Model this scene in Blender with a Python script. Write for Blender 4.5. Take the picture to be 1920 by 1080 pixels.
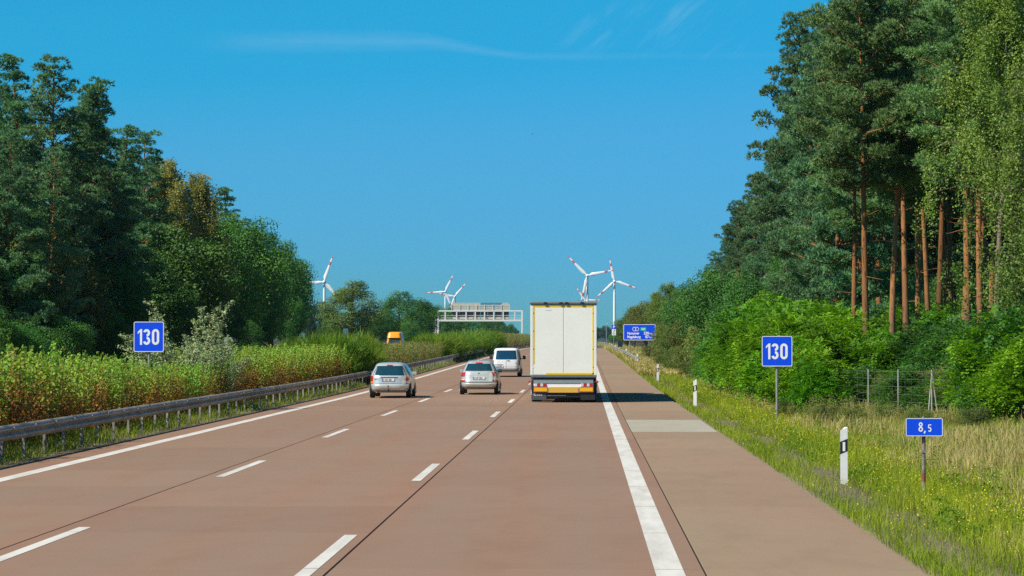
import bpy, bmesh, math, random
import numpy as np
from mathutils import Vector, Matrix, Euler

for o in list(bpy.data.objects):
    bpy.data.objects.remove(o)
S = bpy.context.scene
COL = S.collection
R_ = math.radians

# ------------------------------------------------------------------ camera
F_PX = 4750.0
CAM_H = 2.40
YAW = math.atan(135 / F_PX)
PITCH = math.atan(98 / F_PX)
cam_d = bpy.data.cameras.new('camera')
cam = bpy.data.objects.new('camera', cam_d)
COL.objects.link(cam)
cam.location = (0, 0, CAM_H)
cam.rotation_euler = (R_(90) + PITCH, 0, YAW)
cam_d.sensor_width = 36
cam_d.lens = 36 * F_PX / 1920
cam_d.clip_start = 0.5
cam_d.clip_end = 60000
S.camera = cam
ROT = Euler(cam.rotation_euler).to_matrix()


def W(px, py, Y):
    """photo pixel -> the point on that sight line at road distance Y"""
    d = ROT @ Vector(((px - 960) / F_PX, (540 - py) / F_PX, -1))
    k = Y / d.y
    return Vector((d.x * k, Y, CAM_H + d.z * k))


# ------------------------------------------------------------------ light
SUN_EL, SUN_AZ = R_(46), R_(213)          # azimuth measured from +X, counter-clockwise
sdir = Vector((math.cos(SUN_EL) * math.cos(SUN_AZ), math.cos(SUN_EL) * math.sin(SUN_AZ), math.sin(SUN_EL)))
sun_d = bpy.data.lights.new('sun', 'SUN')
sun_d.energy = 5.0
sun_d.angle = R_(0.55)
sun_d.color = (1.0, 0.93, 0.80)
sun = bpy.data.objects.new('sun', sun_d)
COL.objects.link(sun)
sun.rotation_euler = sdir.to_track_quat('Z', 'Y').to_euler()

world = bpy.data.worlds.new('World')
S.world = world
world.use_nodes = True
S.view_settings.view_transform = 'Standard'
S.view_settings.look = 'None'
S.view_settings.exposure = 0.40
S.view_settings.gamma = 1.0
S.view_settings.use_curve_mapping = False
S.render.engine = 'CYCLES'
S.cycles.use_denoising = False
S.cycles.max_bounces = 6
S.cycles.diffuse_bounces = 3
S.cycles.glossy_bounces = 3
S.cycles.transmission_bounces = 4
S.cycles.volume_bounces = 1
S.cycles.caustics_reflective = False
S.cycles.caustics_refractive = False
S.cycles.sample_clamp_indirect = 6.0


class NT:
    """small helper for building node trees"""
    def __init__(s, tree):
        s.t = tree
        s.n = tree.nodes
        s.n.clear()

    def add(s, typ, **kw):
        nd = s.n.new(typ)
        ins = kw.pop('ins', {})
        for k, v in kw.items():
            setattr(nd, k, v)
        for k, v in ins.items():
            s.set(nd.inputs[k], v)
        return nd

    def set(s, sock, v):
        if isinstance(v, bpy.types.NodeSocket):
            s.t.links.new(v, sock)
        elif isinstance(v, (tuple, list)) and len(v) == 3 and sock.type == 'RGBA':
            sock.default_value = (*v, 1)
        else:
            sock.default_value = v

    def math(s, op, a, b=0.0, c=0.0, clamp=False):
        nd = s.n.new('ShaderNodeMath')
        nd.operation = op
        nd.use_clamp = clamp
        s.set(nd.inputs[0], a)
        s.set(nd.inputs[1], b)
        s.set(nd.inputs[2], c)
        return nd.outputs[0]

    def mix(s, fac, a, b, blend='MIX'):
        nd = s.n.new('ShaderNodeMix')
        nd.data_type = 'RGBA'
        nd.blend_type = blend
        s.set(nd.inputs[0], fac)
        s.set(nd.inputs[6], a)
        s.set(nd.inputs[7], b)
        return nd.outputs[2]

    def noise(s, vec, scale, detail=3.0, rough=0.55, dist=0.0):
        nd = s.n.new('ShaderNodeTexNoise')
        if vec is not None:
            s.set(nd.inputs['Vector'], vec)
        nd.inputs['Scale'].default_value = scale
        nd.inputs['Detail'].default_value = detail
        nd.inputs['Roughness'].default_value = rough
        nd.inputs['Distortion'].default_value = dist
        return nd.outputs[0]

    def ramp(s, fac, lo, hi, a=0.0, b=1.0):
        nd = s.n.new('ShaderNodeMapRange')
        nd.interpolation_type = 'SMOOTHSTEP'
        s.set(nd.inputs[0], fac)
        s.set(nd.inputs[1], lo)
        s.set(nd.inputs[2], hi)
        s.set(nd.inputs[3], a)
        s.set(nd.inputs[4], b)
        return nd.outputs[0]

    def scale(s, vec, v):
        nd = s.n.new('ShaderNodeVectorMath')
        nd.operation = 'MULTIPLY'
        s.set(nd.inputs[0], vec)
        nd.inputs[1].default_value = v
        return nd.outputs[0]


SKY_STRENGTH = 0.075
GR, GG, GB = (.08, .66, -1.76, .11, .28), (.55, 1.6, -2.9, .22, 2.9), (.70, 2.4, -7.1, .90, 1.55)


def build_world():
    T = NT(world.node_tree)
    sky = T.add('ShaderNodeTexSky')
    sky.sky_type = 'NISHITA'
    sky.sun_disc = False
    sky.sun_elevation = SUN_EL
    sky.sun_rotation = math.atan2(sdir.x, sdir.y)
    sky.altitude = 200
    sky.air_density = 1.0
    sky.dust_density = 0.25
    sky.ozone_density = 5.0
    # photographic grade of the whole sky: red held down, blue kept up towards the horizon
    sc_ = T.add('ShaderNodeSeparateColor', ins={0: sky.outputs[0]})
    rr = T.math('MAXIMUM', T.math('MULTIPLY', sc_.outputs[0], GR[0]), T.math('SMOOTH_MIN', T.math('MULTIPLY_ADD', sc_.outputs[0], GR[1], GR[2]), T.math('MULTIPLY_ADD', sc_.outputs[0], GR[3], GR[4]), .3))
    gg = T.math('MAXIMUM', T.math('MULTIPLY', sc_.outputs[1], GG[0]), T.math('SMOOTH_MIN', T.math('MULTIPLY_ADD', sc_.outputs[1], GG[1], GG[2]), T.math('MULTIPLY_ADD', sc_.outputs[1], GG[3], GG[4]), .3))
    bb = T.math('MAXIMUM', T.math('MULTIPLY', sc_.outputs[2], GB[0]), T.math('SMOOTH_MIN', T.math('MULTIPLY_ADD', sc_.outputs[2], GB[1], GB[2]), T.math('MULTIPLY_ADD', sc_.outputs[2], GB[3], GB[4]), .3))
    tint = T.add('ShaderNodeCombineColor', ins={0: rr, 1: gg, 2: bb}).outputs[0]
    # thin cirrus, placed by direction
    tc = T.add('ShaderNodeTexCoord')
    sx = T.add('ShaderNodeSeparateXYZ', ins={0: tc.outputs['Generated']})
    yy = T.math('MAXIMUM', sx.outputs[1], 0.02)
    az = T.math('DIVIDE', sx.outputs[0], yy)
    el = T.math('DIVIDE', sx.outputs[2], yy)
    cv = T.add('ShaderNodeCombineXYZ', ins={0: az, 1: el, 2: 0.0})
    v = cv.outputs[0]
    n_w = T.math('SUBTRACT', T.noise(T.scale(v, (14, 14, 1)), 1.0, 3), 0.5)
    # long flat streak that droops and thins to the right
    droop = T.math('MULTIPLY', T.ramp(az, -0.07, -0.02), 0.0062)
    c1 = T.math('ADD', T.math('ADD', T.math('SUBTRACT', el, 0.1185), droop), T.math('MULTIPLY', n_w, 0.002))
    wid = T.ramp(az, -0.085, -0.03, 0.0052, 0.0020)
    m1 = T.math('SUBTRACT', 1.0, T.math('DIVIDE', T.math('ABSOLUTE', c1), wid), clamp=True)
    m1 = T.math('MULTIPLY', m1, T.ramp(az, -0.160, -0.12))
    m1 = T.math('MULTIPLY', m1, T.ramp(az, -0.075, 0.05, 1.0, 0.22))
    m1 = T.math('MULTIPLY', m1, T.ramp(T.noise(T.scale(v, (60, 420, 1)), 1.0, 4), 0.2, 0.7, 0.55, 1.0))
    # slanted wisps on the right
    sh = T.add('ShaderNodeCombineXYZ', ins={0: T.math('SUBTRACT', T.math('MULTIPLY', az, 95.0), T.math('MULTIPLY', el, 110.0)),
                                           1: T.math('MULTIPLY', T.math('ADD', el, T.math('MULTIPLY', az, 0.5)), 22.0), 2: 0.0})
    wn = T.ramp(T.noise(sh.outputs[0], 1.0, 5, 0.6, 0.4), 0.46, 0.78)
    m2 = T.math('MULTIPLY', wn, T.math('MULTIPLY', T.ramp(az, -0.02, 0.015), T.ramp(az, 0.058, 0.068, 1.0, 0.0)))
    m2 = T.math('MULTIPLY', m2, T.math('MULTIPLY', T.ramp(el, 0.108, 0.118), T.ramp(el, 0.128, 0.136, 1.0, 0.3)))
    # sparse cirrus over the rest of the sky
    g = T.add('ShaderNodeVectorMath', operation='MULTIPLY', ins={0: tc.outputs['Generated'], 1: (3.0, 9.0, 14.0)})
    m3 = T.math('MULTIPLY', T.ramp(T.noise(g.outputs[0], 1.0, 5, 0.6, 0.6), 0.60, 0.85), T.ramp(sx.outputs[2], 0.14, 0.25))
    m = T.math('ADD', T.math('MULTIPLY', m1, 0.17), T.math('ADD', T.math('MULTIPLY', m2, 0.20), T.math('MULTIPLY', m3, 0.2)), clamp=True)
    colr = T.mix(m, tint, (3.6, 6.4, 8.6))
    bg = T.add('ShaderNodeBackground', ins={'Color': colr, 'Strength': SKY_STRENGTH})
    out = T.add('ShaderNodeOutputWorld')
    T.t.links.new(bg.outputs[0], out.inputs[0])


build_world()

# ------------------------------------------------------------------ terrain functions
_py = np.arange(-400, 12001, 1.0)
_pz = np.interp(_py, [-400, 112, 147, 205, 275, 409, 520, 700, 1000, 12000],
                [0, 0, .10, .36, .66, .95, 1.08, 1.15, 1.15, 1.15])
_k = np.ones(31) / 31
_pz = np.convolve(np.pad(_pz, 15, mode='edge'), _k, mode='valid')


def prof(y):
    return np.interp(y, _py, _pz)


_GX = [-900, -80, -40, -34, -30, -28.75, -28.6, -16.4, -16.25, -14, -11.4, -10.915, -10.88, 3.47, 3.515, 4.3, 4.9, 5.5, 7.5, 10, 14, 25, 60, 900]
_GZ = [.6, .5, .2, 0, -.06, -.05, -.32, -.32, -.06, .06, -.03, -.02, -.32, -.32, -.02, -.13, -.20, -.25, -.32, -.22, .05, .3, .5, .6]
L_EDGE, R_EDGE = -10.9, 3.5


def gz(x, y):
    return float(np.interp(x, _GX, _GZ) + prof(y))


# ------------------------------------------------------------------ object helpers
def tag(o, label=None, cat=None, group=None, kind=None):
    if label:
        o['label'] = label
    if cat:
        o['category'] = cat
    if group:
        o['group'] = group
    if kind:
        o['kind'] = kind
    return o


def empty(name, loc=(0, 0, 0), rz=0.0):
    o = bpy.data.objects.new(name, None)
    o.empty_display_size = 0.3
    o.location = loc
    o.rotation_euler = (0, 0, rz)
    COL.objects.link(o)
    return o


def link(name, me, parent=None, loc=None):
    o = bpy.data.objects.new(name, me)
    COL.objects.link(o)
    if parent is not None:
        o.parent = parent
    if loc is not None:
        o.location = loc
    return o


KIDS = {}


def copy_tree(src, parent=None, kids=None):
    c = src.copy()
    COL.objects.link(c)
    if parent is not None:
        c.parent = parent
    for ch in (kids[src.name] if kids and src.name in kids else src.children):
        copy_tree(ch, c)
    return c


class MB:
    """collects boxes, tubes, prisms and grids and links them as ONE mesh object"""
    def __init__(s):
        s.v = []
        s.f = []

    def add(s, vs, fs):
        b = len(s.v)
        s.v += [tuple(p) for p in vs]
        s.f += [tuple(i + b for i in f) for f in fs]
        return s

    def box(s, x0, x1, y0, y1, z0, z1, bev=0.0):
        if bev <= 0:
            vs = [(x, y, z) for z in (z0, z1) for y in (y0, y1) for x in (x0, x1)]
            return s.add(vs, [(0, 2, 3, 1), (4, 5, 7, 6), (0, 1, 5, 4), (2, 6, 7, 3), (0, 4, 6, 2), (1, 3, 7, 5)])
        bm = bmesh.new()
        bmesh.ops.create_cube(bm, size=1.0)
        for v in bm.verts:
            v.co = ((x0 + x1) / 2 + v.co.x * (x1 - x0), (y0 + y1) / 2 + v.co.y * (y1 - y0), (z0 + z1) / 2 + v.co.z * (z1 - z0))
        bmesh.ops.bevel(bm, geom=list(bm.edges), offset=bev, segments=2, affect='EDGES', profile=0.7)
        bm.verts.index_update()
        s.add([v.co[:] for v in bm.verts], [[v.index for v in f.verts] for f in bm.faces])
        bm.free()
        return s

    def tube(s, pts, rad, n=8, cap=True):
        pts = [Vector(p) for p in pts]
        if not hasattr(rad, '__len__'):
            rad = [rad] * len(pts)
        vs, fs = [], []
        up = None
        for i, p in enumerate(pts):
            d = (pts[min(i + 1, len(pts) - 1)] - pts[max(i - 1, 0)])
            if d.length < 1e-9:
                d = (pts[-1] - pts[0])
            d.normalize()
            if up is None:
                up = Vector((0, 0, 1)) if abs(d.z) < 0.9 else Vector((1, 0, 0))
            a = d.cross(up).normalized()
            b = a.cross(d).normalized()
            for k in range(n):
                t = 2 * math.pi * k / n
                vs.append(p + (a * math.cos(t) + b * math.sin(t)) * rad[i])
        m = len(pts)
        for i in range(m - 1):
            for k in range(n):
                k2 = (k + 1) % n
                fs.append((i * n + k, i * n + k2, (i + 1) * n + k2, (i + 1) * n + k))
        if cap:
            fs.append(tuple(range(n))[::-1])
            fs.append(tuple((m - 1) * n + k for k in range(n)))
        return s.add(vs, fs)

    def prism(s, poly, y0, y1):
        """poly of (x, z) points extruded along y"""
        n = len(poly)
        vs = [(x, y0, z) for x, z in poly] + [(x, y1, z) for x, z in poly]
        fs = [tuple(range(n)), tuple(range(n, 2 * n))[::-1]]
        for i in range(n):
            j = (i + 1) % n
            fs.append((i, i + n, j + n, j))
        return s.add(vs, fs)

    def ring(s, outer, inner, y0, y1):
        n = len(outer)
        vs = [(x, y0, z) for x, z in outer] + [(x, y0, z) for x, z in inner] + [(x, y1, z) for x, z in outer] + [(x, y1, z) for x, z in inner]
        fs = []
        for i in range(n):
            j = (i + 1) % n
            fs += [(i, j, n + j, n + i), (2 * n + i, 3 * n + i, 3 * n + j, 2 * n + j), (i, 2 * n + i, 2 * n + j, j), (n + i, n + j, 3 * n + j, 3 * n + i)]
        return s.add(vs, fs)

    def grid(s, P, closed_u=False):
        """P[i][j] -> points; quads between"""
        ni, nj = len(P), len(P[0])
        vs = [p for row in P for p in row]
        fs = []
        for i in range(ni - 1):
            for j in range(nj - (0 if closed_u else 1)):
                j2 = (j + 1) % nj
                fs.append((i * nj + j, i * nj + j2, (i + 1) * nj + j2, (i + 1) * nj + j))
        return s.add(vs, fs)

    def stroke(s, pts, w, y, closed=False):
        """a flat pen stroke in the x-z plane at depth y"""
        n = len(pts)
        L, Rr = [], []
        for i in range(n):
            if closed:
                a, b = pts[(i - 1) % n], pts[(i + 1) % n]
            else:
                a, b = pts[max(i - 1, 0)], pts[min(i + 1, n - 1)]
            dx, dz = b[0] - a[0], b[1] - a[1]
            l = math.hypot(dx, dz) or 1
            nx, nz = -dz / l * w / 2, dx / l * w / 2
            L.append((pts[i][0] + nx, y, pts[i][1] + nz))
            Rr.append((pts[i][0] - nx, y, pts[i][1] - nz))
        vs = L + Rr
        fs = []
        for i in range(n if closed else n - 1):
            j = (i + 1) % n
            fs.append((i, j, n + j, n + i))
        return s.add(vs, fs)

    def mesh(s, name, mat=None, smooth=False):
        me = bpy.data.meshes.new(name)
        me.from_pydata(s.v, [], s.f)
        if mat:
            me.materials.append(mat)
        if smooth:
            me.polygons.foreach_set('use_smooth', [True] * len(me.polygons))
            if smooth != 'all':
                me.set_sharp_from_angle(angle=R_(38))
        me.update()
        return me

    def build(s, name, mat=None, parent=None, smooth=False, loc=None):
        bm = bmesh.new()
        me = s.mesh(name, mat, False)
        bm.from_mesh(me)
        bmesh.ops.recalc_face_normals(bm, faces=bm.faces)
        bm.to_mesh(me)
        bm.free()
        if smooth:
            me.polygons.foreach_set('use_smooth', [True] * len(me.polygons))
            if smooth != 'all':
                me.set_sharp_from_angle(angle=R_(38))
        return link(name, me, parent, loc)


def np_mesh(name, verts, faces, mat=None, attrs=None, smooth=False):
    """fast mesh from arrays; faces (N,k); attrs {name: per-vertex float}"""
    me = bpy.data.meshes.new(name)
    nv, (nf, k) = len(verts), faces.shape
    me.vertices.add(nv)
    me.vertices.foreach_set('co', np.ascontiguousarray(verts, dtype=np.float32).ravel())
    me.loops.add(nf * k)
    me.loops.foreach_set('vertex_index', np.ascontiguousarray(faces, dtype=np.int32).ravel())
    me.polygons.add(nf)
    me.polygons.foreach_set('loop_start', np.arange(0, nf * k, k, dtype=np.int32))
    if attrs:
        for an, arr in attrs.items():
            a = me.attributes.new(an, 'FLOAT', 'POINT')
            a.data.foreach_set('value', np.ascontiguousarray(arr, dtype=np.float32))
    if mat:
        me.materials.append(mat)
    me.update(calc_edges=True)
    if smooth:
        me.polygons.foreach_set('use_smooth', np.ones(nf, dtype=bool))
    return me


# ------------------------------------------------------------------ materials
def new_mat(name):
    m = bpy.data.materials.new(name)
    m.use_nodes = True
    return m, NT(m.node_tree)


def finish(T, shader):
    out = T.add('ShaderNodeOutputMaterial')
    T.t.links.new(shader, out.inputs[0])


def paint(name, col, rough=0.5, metal=0.0, spec=0.5, var=0.12, scale=6.0, coat=0.0, bump=0.0):
    """painted or plain solid with fine grime variation"""
    m, T = new_mat(name)
    geo = T.add('ShaderNodeTexCoord')
    n1 = T.noise(geo.outputs['Object'], scale, 4, 0.6)
    n2 = T.noise(geo.outputs['Object'], scale * 7, 2)
    f = T.ramp(T.math('ADD', T.math('MULTIPLY', n1, 0.7), T.math('MULTIPLY', n2, 0.3)), 0.3, 0.75)
    c = T.mix(f, tuple(min(1, x * (1 - var)) for x in col), tuple(min(1, x * (1 + var * .5)) for x in col))
    p = T.add('ShaderNodeBsdfPrincipled', ins={'Base Color': c, 'Metallic': metal, 'Roughness': T.math('ADD', rough - .05, T.math('MULTIPLY', n1, .1)),
                                              'Specular IOR Level': spec, 'Coat Weight': coat, 'Coat Roughness': 0.08})
    if bump:
        b = T.add('ShaderNodeBump', ins={'Height': n2, 'Strength': bump, 'Distance': 0.01})
        T.t.links.new(b.outputs[0], p.inputs['Normal'])
    finish(T, p.outputs[0])
    return m


def leaf_mat(name, dark, light, wilt=None, transl=0.3, objvar=0.25, rough=0.6, tcol=None, hue=0.02):
    m, T = new_mat(name)
    at = T.add('ShaderNodeAttribute', attribute_name='tint')
    oi = T.add('ShaderNodeObjectInfo')
    c = T.mix(at.outputs['Fac'], dark, light)
    if wilt:
        aw = T.add('ShaderNodeAttribute', attribute_name='wilt')
        c = T.mix(aw.outputs['Fac'], c, wilt)
    r2 = T.math('FRACT', T.math('MULTIPLY', oi.outputs['Random'], 7.31))
    h = T.add('ShaderNodeHueSaturation', ins={'Hue': T.math('ADD', 0.5 - hue, T.math('MULTIPLY', r2, 2 * hue)), 'Saturation': 1.0,
                                             'Value': T.math('ADD', 1 - objvar, T.math('MULTIPLY', oi.outputs['Random'], 2 * objvar)), 'Color': c})
    p = T.add('ShaderNodeBsdfPrincipled', ins={'Base Color': h.outputs[0], 'Roughness': rough, 'Specular IOR Level': 0.3})
    tl = T.add('ShaderNodeBsdfTranslucent', ins={'Color': T.mix(1.0, h.outputs[0], tcol or (1.25, 1.3, 0.6), 'MULTIPLY')})
    mx = T.add('ShaderNodeMixShader', ins={0: transl, 1: p.outputs[0], 2: tl.outputs[0]})
    finish(T, mx.outputs[0])
    return m


def concrete_mat(name, base, alt, streak=0.5):
    m, T = new_mat(name)
    geo = T.add('ShaderNodeNewGeometry')
    P = geo.outputs['Position']
    sx = T.add('ShaderNodeSeparateXYZ', ins={0: P})
    oi = T.add('ShaderNodeObjectInfo')
    big = T.noise(T.scale(P, (.35, .035, 1)), 1.0, 5, .6)
    med = T.noise(T.scale(P, (1.0, .35, 1)), 1.3, 5, .65)
    fine = T.noise(P, 55.0, 3, .7)
    grit = T.noise(P, 210.0, 2, .7)
    tine = T.noise(T.scale(P, (.6, 9.0, 1)), 1.6, 3, .7)
    c = T.mix(T.ramp(big, .34, .64), base, alt)
    c = T.mix(T.math('MULTIPLY', T.ramp(med, .42, .75), .50), c, tuple(x * .74 for x in base))
    # wheel tracks worn along each lane
    tr = None
    for lx in (-8.2 - .85, -8.2 + .85, -4.6 - .85, -4.6 + .85, -1.0 - .9, -1.0 + .9):
        d = T.math('DIVIDE', T.math('ABSOLUTE', T.math('SUBTRACT', sx.outputs[0], lx)), .95)
        k = T.math('SUBTRACT', 1.0, d, clamp=True)
        tr = k if tr is None else T.math('MAXIMUM', tr, k)
    tr = T.math('MULTIPLY', T.ramp(tr, 0, 1), T.ramp(T.noise(T.scale(P, (2, .06, 1)), 1.0, 3), .25, .7, .3, 1.0))
    c = T.mix(T.math('MULTIPLY', tr, streak), c, tuple(x * y for x, y in zip(base, (.88, 1.12, 1.24))))
    c = T.mix(T.math('MULTIPLY', T.ramp(tine, .35, .75), .26), c, tuple(x * .72 for x in base))
    c = T.mix(T.math('MULTIPLY', T.ramp(fine, .35, .70), .45), c, tuple(min(1, x * 1.3) for x in base))
    c = T.mix(T.math('MULTIPLY', T.ramp(grit, .50, .75), .50), c, tuple(x * .5 for x in base))
    v = T.math('ADD', .95, T.math('MULTIPLY', oi.outputs['Random'], .10))
    h = T.add('ShaderNodeHueSaturation', ins={'Value': v, 'Color': c})
    p = T.add('ShaderNodeBsdfPrincipled', ins={'Base Color': h.outputs[0], 'Roughness': .82, 'Specular IOR Level': .3})
    b = T.add('ShaderNodeBump', ins={'Height': T.math('ADD', T.math('MULTIPLY', fine, .5), T.math('ADD', grit, T.math('MULTIPLY', tine, .5))), 'Strength': .25, 'Distance': .004})
    T.t.links.new(b.outputs[0], p.inputs['Normal'])
    finish(T, p.outputs[0])
    return m


def marking_mat():
    m, T = new_mat('road_paint')
    geo = T.add('ShaderNodeNewGeometry')
    P = geo.outputs['Position']
    w = T.noise(P, 34.0, 4, .7)
    b = T.noise(T.scale(P, (3, .5, 1)), 1.0, 4, .6)
    c = T.mix(T.ramp(b, .3, .75), (.62, .61, .56), (.50, .49, .44))
    c = T.mix(T.math('MULTIPLY', T.ramp(T.math('ADD', T.math('MULTIPLY', w, .7), T.math('MULTIPLY', b, .3)), .53, .66), .6), c, (.30, .24, .19))
    p = T.add('ShaderNodeBsdfPrincipled', ins={'Base Color': c, 'Roughness': .7, 'Specular IOR Level': .3})
    finish(T, p.outputs[0])
    return m


def ground_mat():
    m, T = new_mat('ground_soil')
    geo = T.add('ShaderNodeNewGeometry')
    P = geo.outputs['Position']
    sx = T.add('ShaderNodeSeparateXYZ', ins={0: P})
    a = T.noise(P, .35, 5, .65)
    b = T.noise(P, 3.0, 4, .7)
    g = T.noise(P, 40.0, 3, .75)
    c = T.mix(T.ramp(a, .35, .65), (.085, .12, .025), (.20, .175, .06))
    c = T.mix(T.math('MULTIPLY', T.ramp(b, .5, .75), .6), c, (.05, .085, .015))
    # stony dry strip along both road edges
    x = sx.outputs[0]
    e1 = T.math('MULTIPLY', T.ramp(x, 3.4, 3.5), T.ramp(x, 4.7, 5.3, 1, 0))
    e2 = T.math('MULTIPLY', T.ramp(x, -11.9, -11.2), T.ramp(x, -10.8, -10.7, 1, 0))
    e = T.math('MULTIPLY', T.math('MAXIMUM', e1, e2), T.ramp(b, .2, .55, .5, 1))
    gravel = T.mix(T.ramp(g, .35, .7), (.13, .11, .065), (.31, .265, .185))
    c = T.mix(e, c, gravel)
    # needle litter under the trees
    f = T.math('MAXIMUM', T.ramp(x, 11, 14), T.ramp(x, -33, -36))
    c = T.mix(f, c, (.06, .05, .028))
    p = T.add('ShaderNodeBsdfPrincipled', ins={'Base Color': c, 'Roughness': .95, 'Specular IOR Level': .1})
    bp = T.add('ShaderNodeBump', ins={'Height': T.math('ADD', b, g), 'Strength': .6, 'Distance': .03})
    T.t.links.new(bp.outputs[0], p.inputs['Normal'])
    finish(T, p.outputs[0])
    return m


def bark_mat(name, low, high, h0, h1, freq=1.0):
    m, T = new_mat(name)
    tc = T.add('ShaderNodeTexCoord')
    O = tc.outputs['Object']
    sx = T.add('ShaderNodeSeparateXYZ', ins={0: O})
    pl = T.noise(T.scale(O, (9 * freq, 9 * freq, 2.2 * freq)), 1.0, 5, .65, .6)
    sp = T.noise(T.scale(O, (3, 3, .7)), 1.0, 3)
    f = T.ramp(T.math('ADD', sx.outputs[2], T.math('MULTIPLY', T.math('SUBTRACT', sp, .5), 4.0)), h0, h1)
    c = T.mix(f, low, high)
    c = T.mix(T.math('MULTIPLY', T.ramp(pl, .5, .68), .75), c, tuple(x * .32 for x in low))
    oi = T.add('ShaderNodeObjectInfo')
    h = T.add('ShaderNodeHueSaturation', ins={'Value': T.math('ADD', .48, T.math('MULTIPLY', oi.outputs['Random'], .75)), 'Color': c})
    p = T.add('ShaderNodeBsdfPrincipled', ins={'Base Color': h.outputs[0], 'Roughness': .9, 'Specular IOR Level': .2})
    b = T.add('ShaderNodeBump', ins={'Height': pl, 'Strength': .8, 'Distance': .03})
    T.t.links.new(b.outputs[0], p.inputs['Normal'])
    finish(T, p.outputs[0])
    return m


def glass_mat(name, col=(.010, .042, .052), rough=.06):
    m, T = new_mat(name)
    tc = T.add('ShaderNodeTexCoord')
    n = T.noise(tc.outputs['Object'], 3.0, 3)
    c = T.mix(n, tuple(x * .6 for x in col), tuple(x * 1.5 for x in col))
    p = T.add('ShaderNodeBsdfPrincipled', ins={'Base Color': c, 'Roughness': rough, 'Specular IOR Level': 1.0, 'IOR': 1.9})
    finish(T, p.outputs[0])
    return m


M = {}
M['lane'] = concrete_mat('lane_concrete', (.256, .148, .095), (.238, .163, .113), .85)
M['shoulder'] = concrete_mat('shoulder_concrete', (.278, .184, .122), (.262, .203, .126), .0)
M['patch'] = concrete_mat('patch_concrete', (.33, .31, .24), (.36, .335, .265), .0)
M['asphalt'] = concrete_mat('asphalt', (.085, .08, .078), (.07, .068, .068), .2)
M['joint'] = paint('joint_bitumen', (.012, .011, .010), .8)
M['mark'] = marking_mat()
M['ground'] = ground_mat()
M['white'] = paint('white_paint', (.78, .78, .76), .4, var=.08)
M['post_white'] = paint('post_white', (.80, .80, .78), .5, var=.10, scale=14)
M['black'] = paint('black_plastic', (.016, .016, .018), .55)
M['rubber'] = paint('tyre_rubber', (.014, .014, .014), .85)
M['steel'] = paint('galvanised_steel', (.38, .365, .335), .5, metal=.25, var=.45, scale=1.6)
M['rail'] = paint('weathered_rail_steel', (.42, .35, .26), .55, metal=.05, var=.45, scale=1.2)
M['pole'] = paint('grey_pole', (.30, .29, .27), .55, metal=.35, var=.2)
M['blue'] = paint('sign_blue', (.003, .072, .80), .35, var=.05, scale=2)
M['sign_white'] = paint('sign_white', (.86, .87, .88), .4, var=.04, scale=2)
M['sign_green'] = paint('sign_green', (.01, .52, .27), .4, var=.04)
M['sign_back'] = paint('sign_back_grey', (.20, .26, .30), .5, metal=.3)
M['silver'] = paint('silver_car_paint', (.56, .60, .57), .30, metal=.4, var=.04, coat=.5)
M['silver2'] = paint('greenish_silver_car_paint', (.53, .57, .54), .30, metal=.4, var=.04, coat=.5)
M['van_white'] = paint('van_white_paint', (.76, .78, .78), .3, var=.03, coat=.4)
M['van_orange'] = paint('orange_van_paint', (.90, .36, .008), .35, var=.04, coat=.3)
M['bumper'] = paint('grey_bumper_plastic', (.20, .205, .20), .55)
M['trim'] = paint('dark_trim', (.03, .03, .03), .5)
M['glass'] = glass_mat('car_glass')
M['red_lamp'] = paint('red_lamp', (.50, .012, .018), .2, var=.1, coat=.6)
M['clear_lamp'] = paint('clear_lamp', (.72, .66, .64), .2, coat=.5)
M['amber'] = paint('amber_lamp', (.80, .25, .03), .25)
M['plate'] = paint('number_plate_white', (.74, .75, .74), .4, var=.05)
M['plate_blue'] = paint('plate_band_blue', (.02, .06, .35), .4)
M['plate_ink'] = paint('plate_ink', (.10, .10, .11), .5)
M['trailer'] = paint('trailer_cream_white', (.80, .82, .74), .45, var=.05, scale=.9)
M['tape'] = paint('yellow_tape', (.80, .60, .015), .35, var=.06)
M['board_y'] = paint('marker_board_amber', (.86, .46, .01), .35, var=.06)
M['board_r'] = paint('marker_board_red', (.62, .10, .03), .35)
M['plate_orange'] = paint('orange_plate', (.68, .42, .06), .5, var=.03, scale=1.5)
M['chassis'] = paint('chassis_grey', (.07, .08, .085), .6)
M['beam_grey'] = paint('rear_beam_grey', (.24, .30, .30), .5)
M['alu'] = paint('aluminium', (.45, .44, .41), .4, metal=.7)
M['turbine'] = paint('turbine_white', (.88, .88, .86), .4, var=.02)
M['turbine_red'] = paint('turbine_red', (.62, .10, .12), .45)
M['gantry'] = paint('gantry_pale_paint', (.70, .70, .66), .5, var=.08)
M['gantry_back'] = paint('gantry_board_beige', (.46, .45, .36), .55)
M['gantry_dark'] = paint('gantry_box_dark', (.055, .075, .085), .5)
M['gantry_blue'] = paint('gantry_board_blue', (.06, .20, .30), .5)
M['pine_bark'] = bark_mat('pine_bark', (.20, .115, .065), (.40, .175, .060), 2.0, 7.0)
M['grey_bark'] = bark_mat('grey_bark', (.12, .10, .075), (.15, .125, .095), 2, 8)
M['birch_bark'] = bark_mat('birch_bark', (.20, .155, .11), (.26, .22, .17), 3, 12)
M['stem'] = paint('shrub_stem', (.10, .07, .035), .9)
M['needle'] = leaf_mat('pine_needles', (.046, .130, .048), (.245, .410, .130), transl=.22, objvar=.22)
M['needle_blue'] = leaf_mat('pine_needles_bluish', (.038, .122, .062), (.200, .375, .150), transl=.22, objvar=.25)
M['broadleaf'] = leaf_mat('broadleaf', (.022, .095, .022), (.115, .270, .038), transl=.3)
M['oliveleaf'] = leaf_mat('olive_leaf', (.062, .105, .020), (.200, .250, .052), transl=.3)
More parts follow.
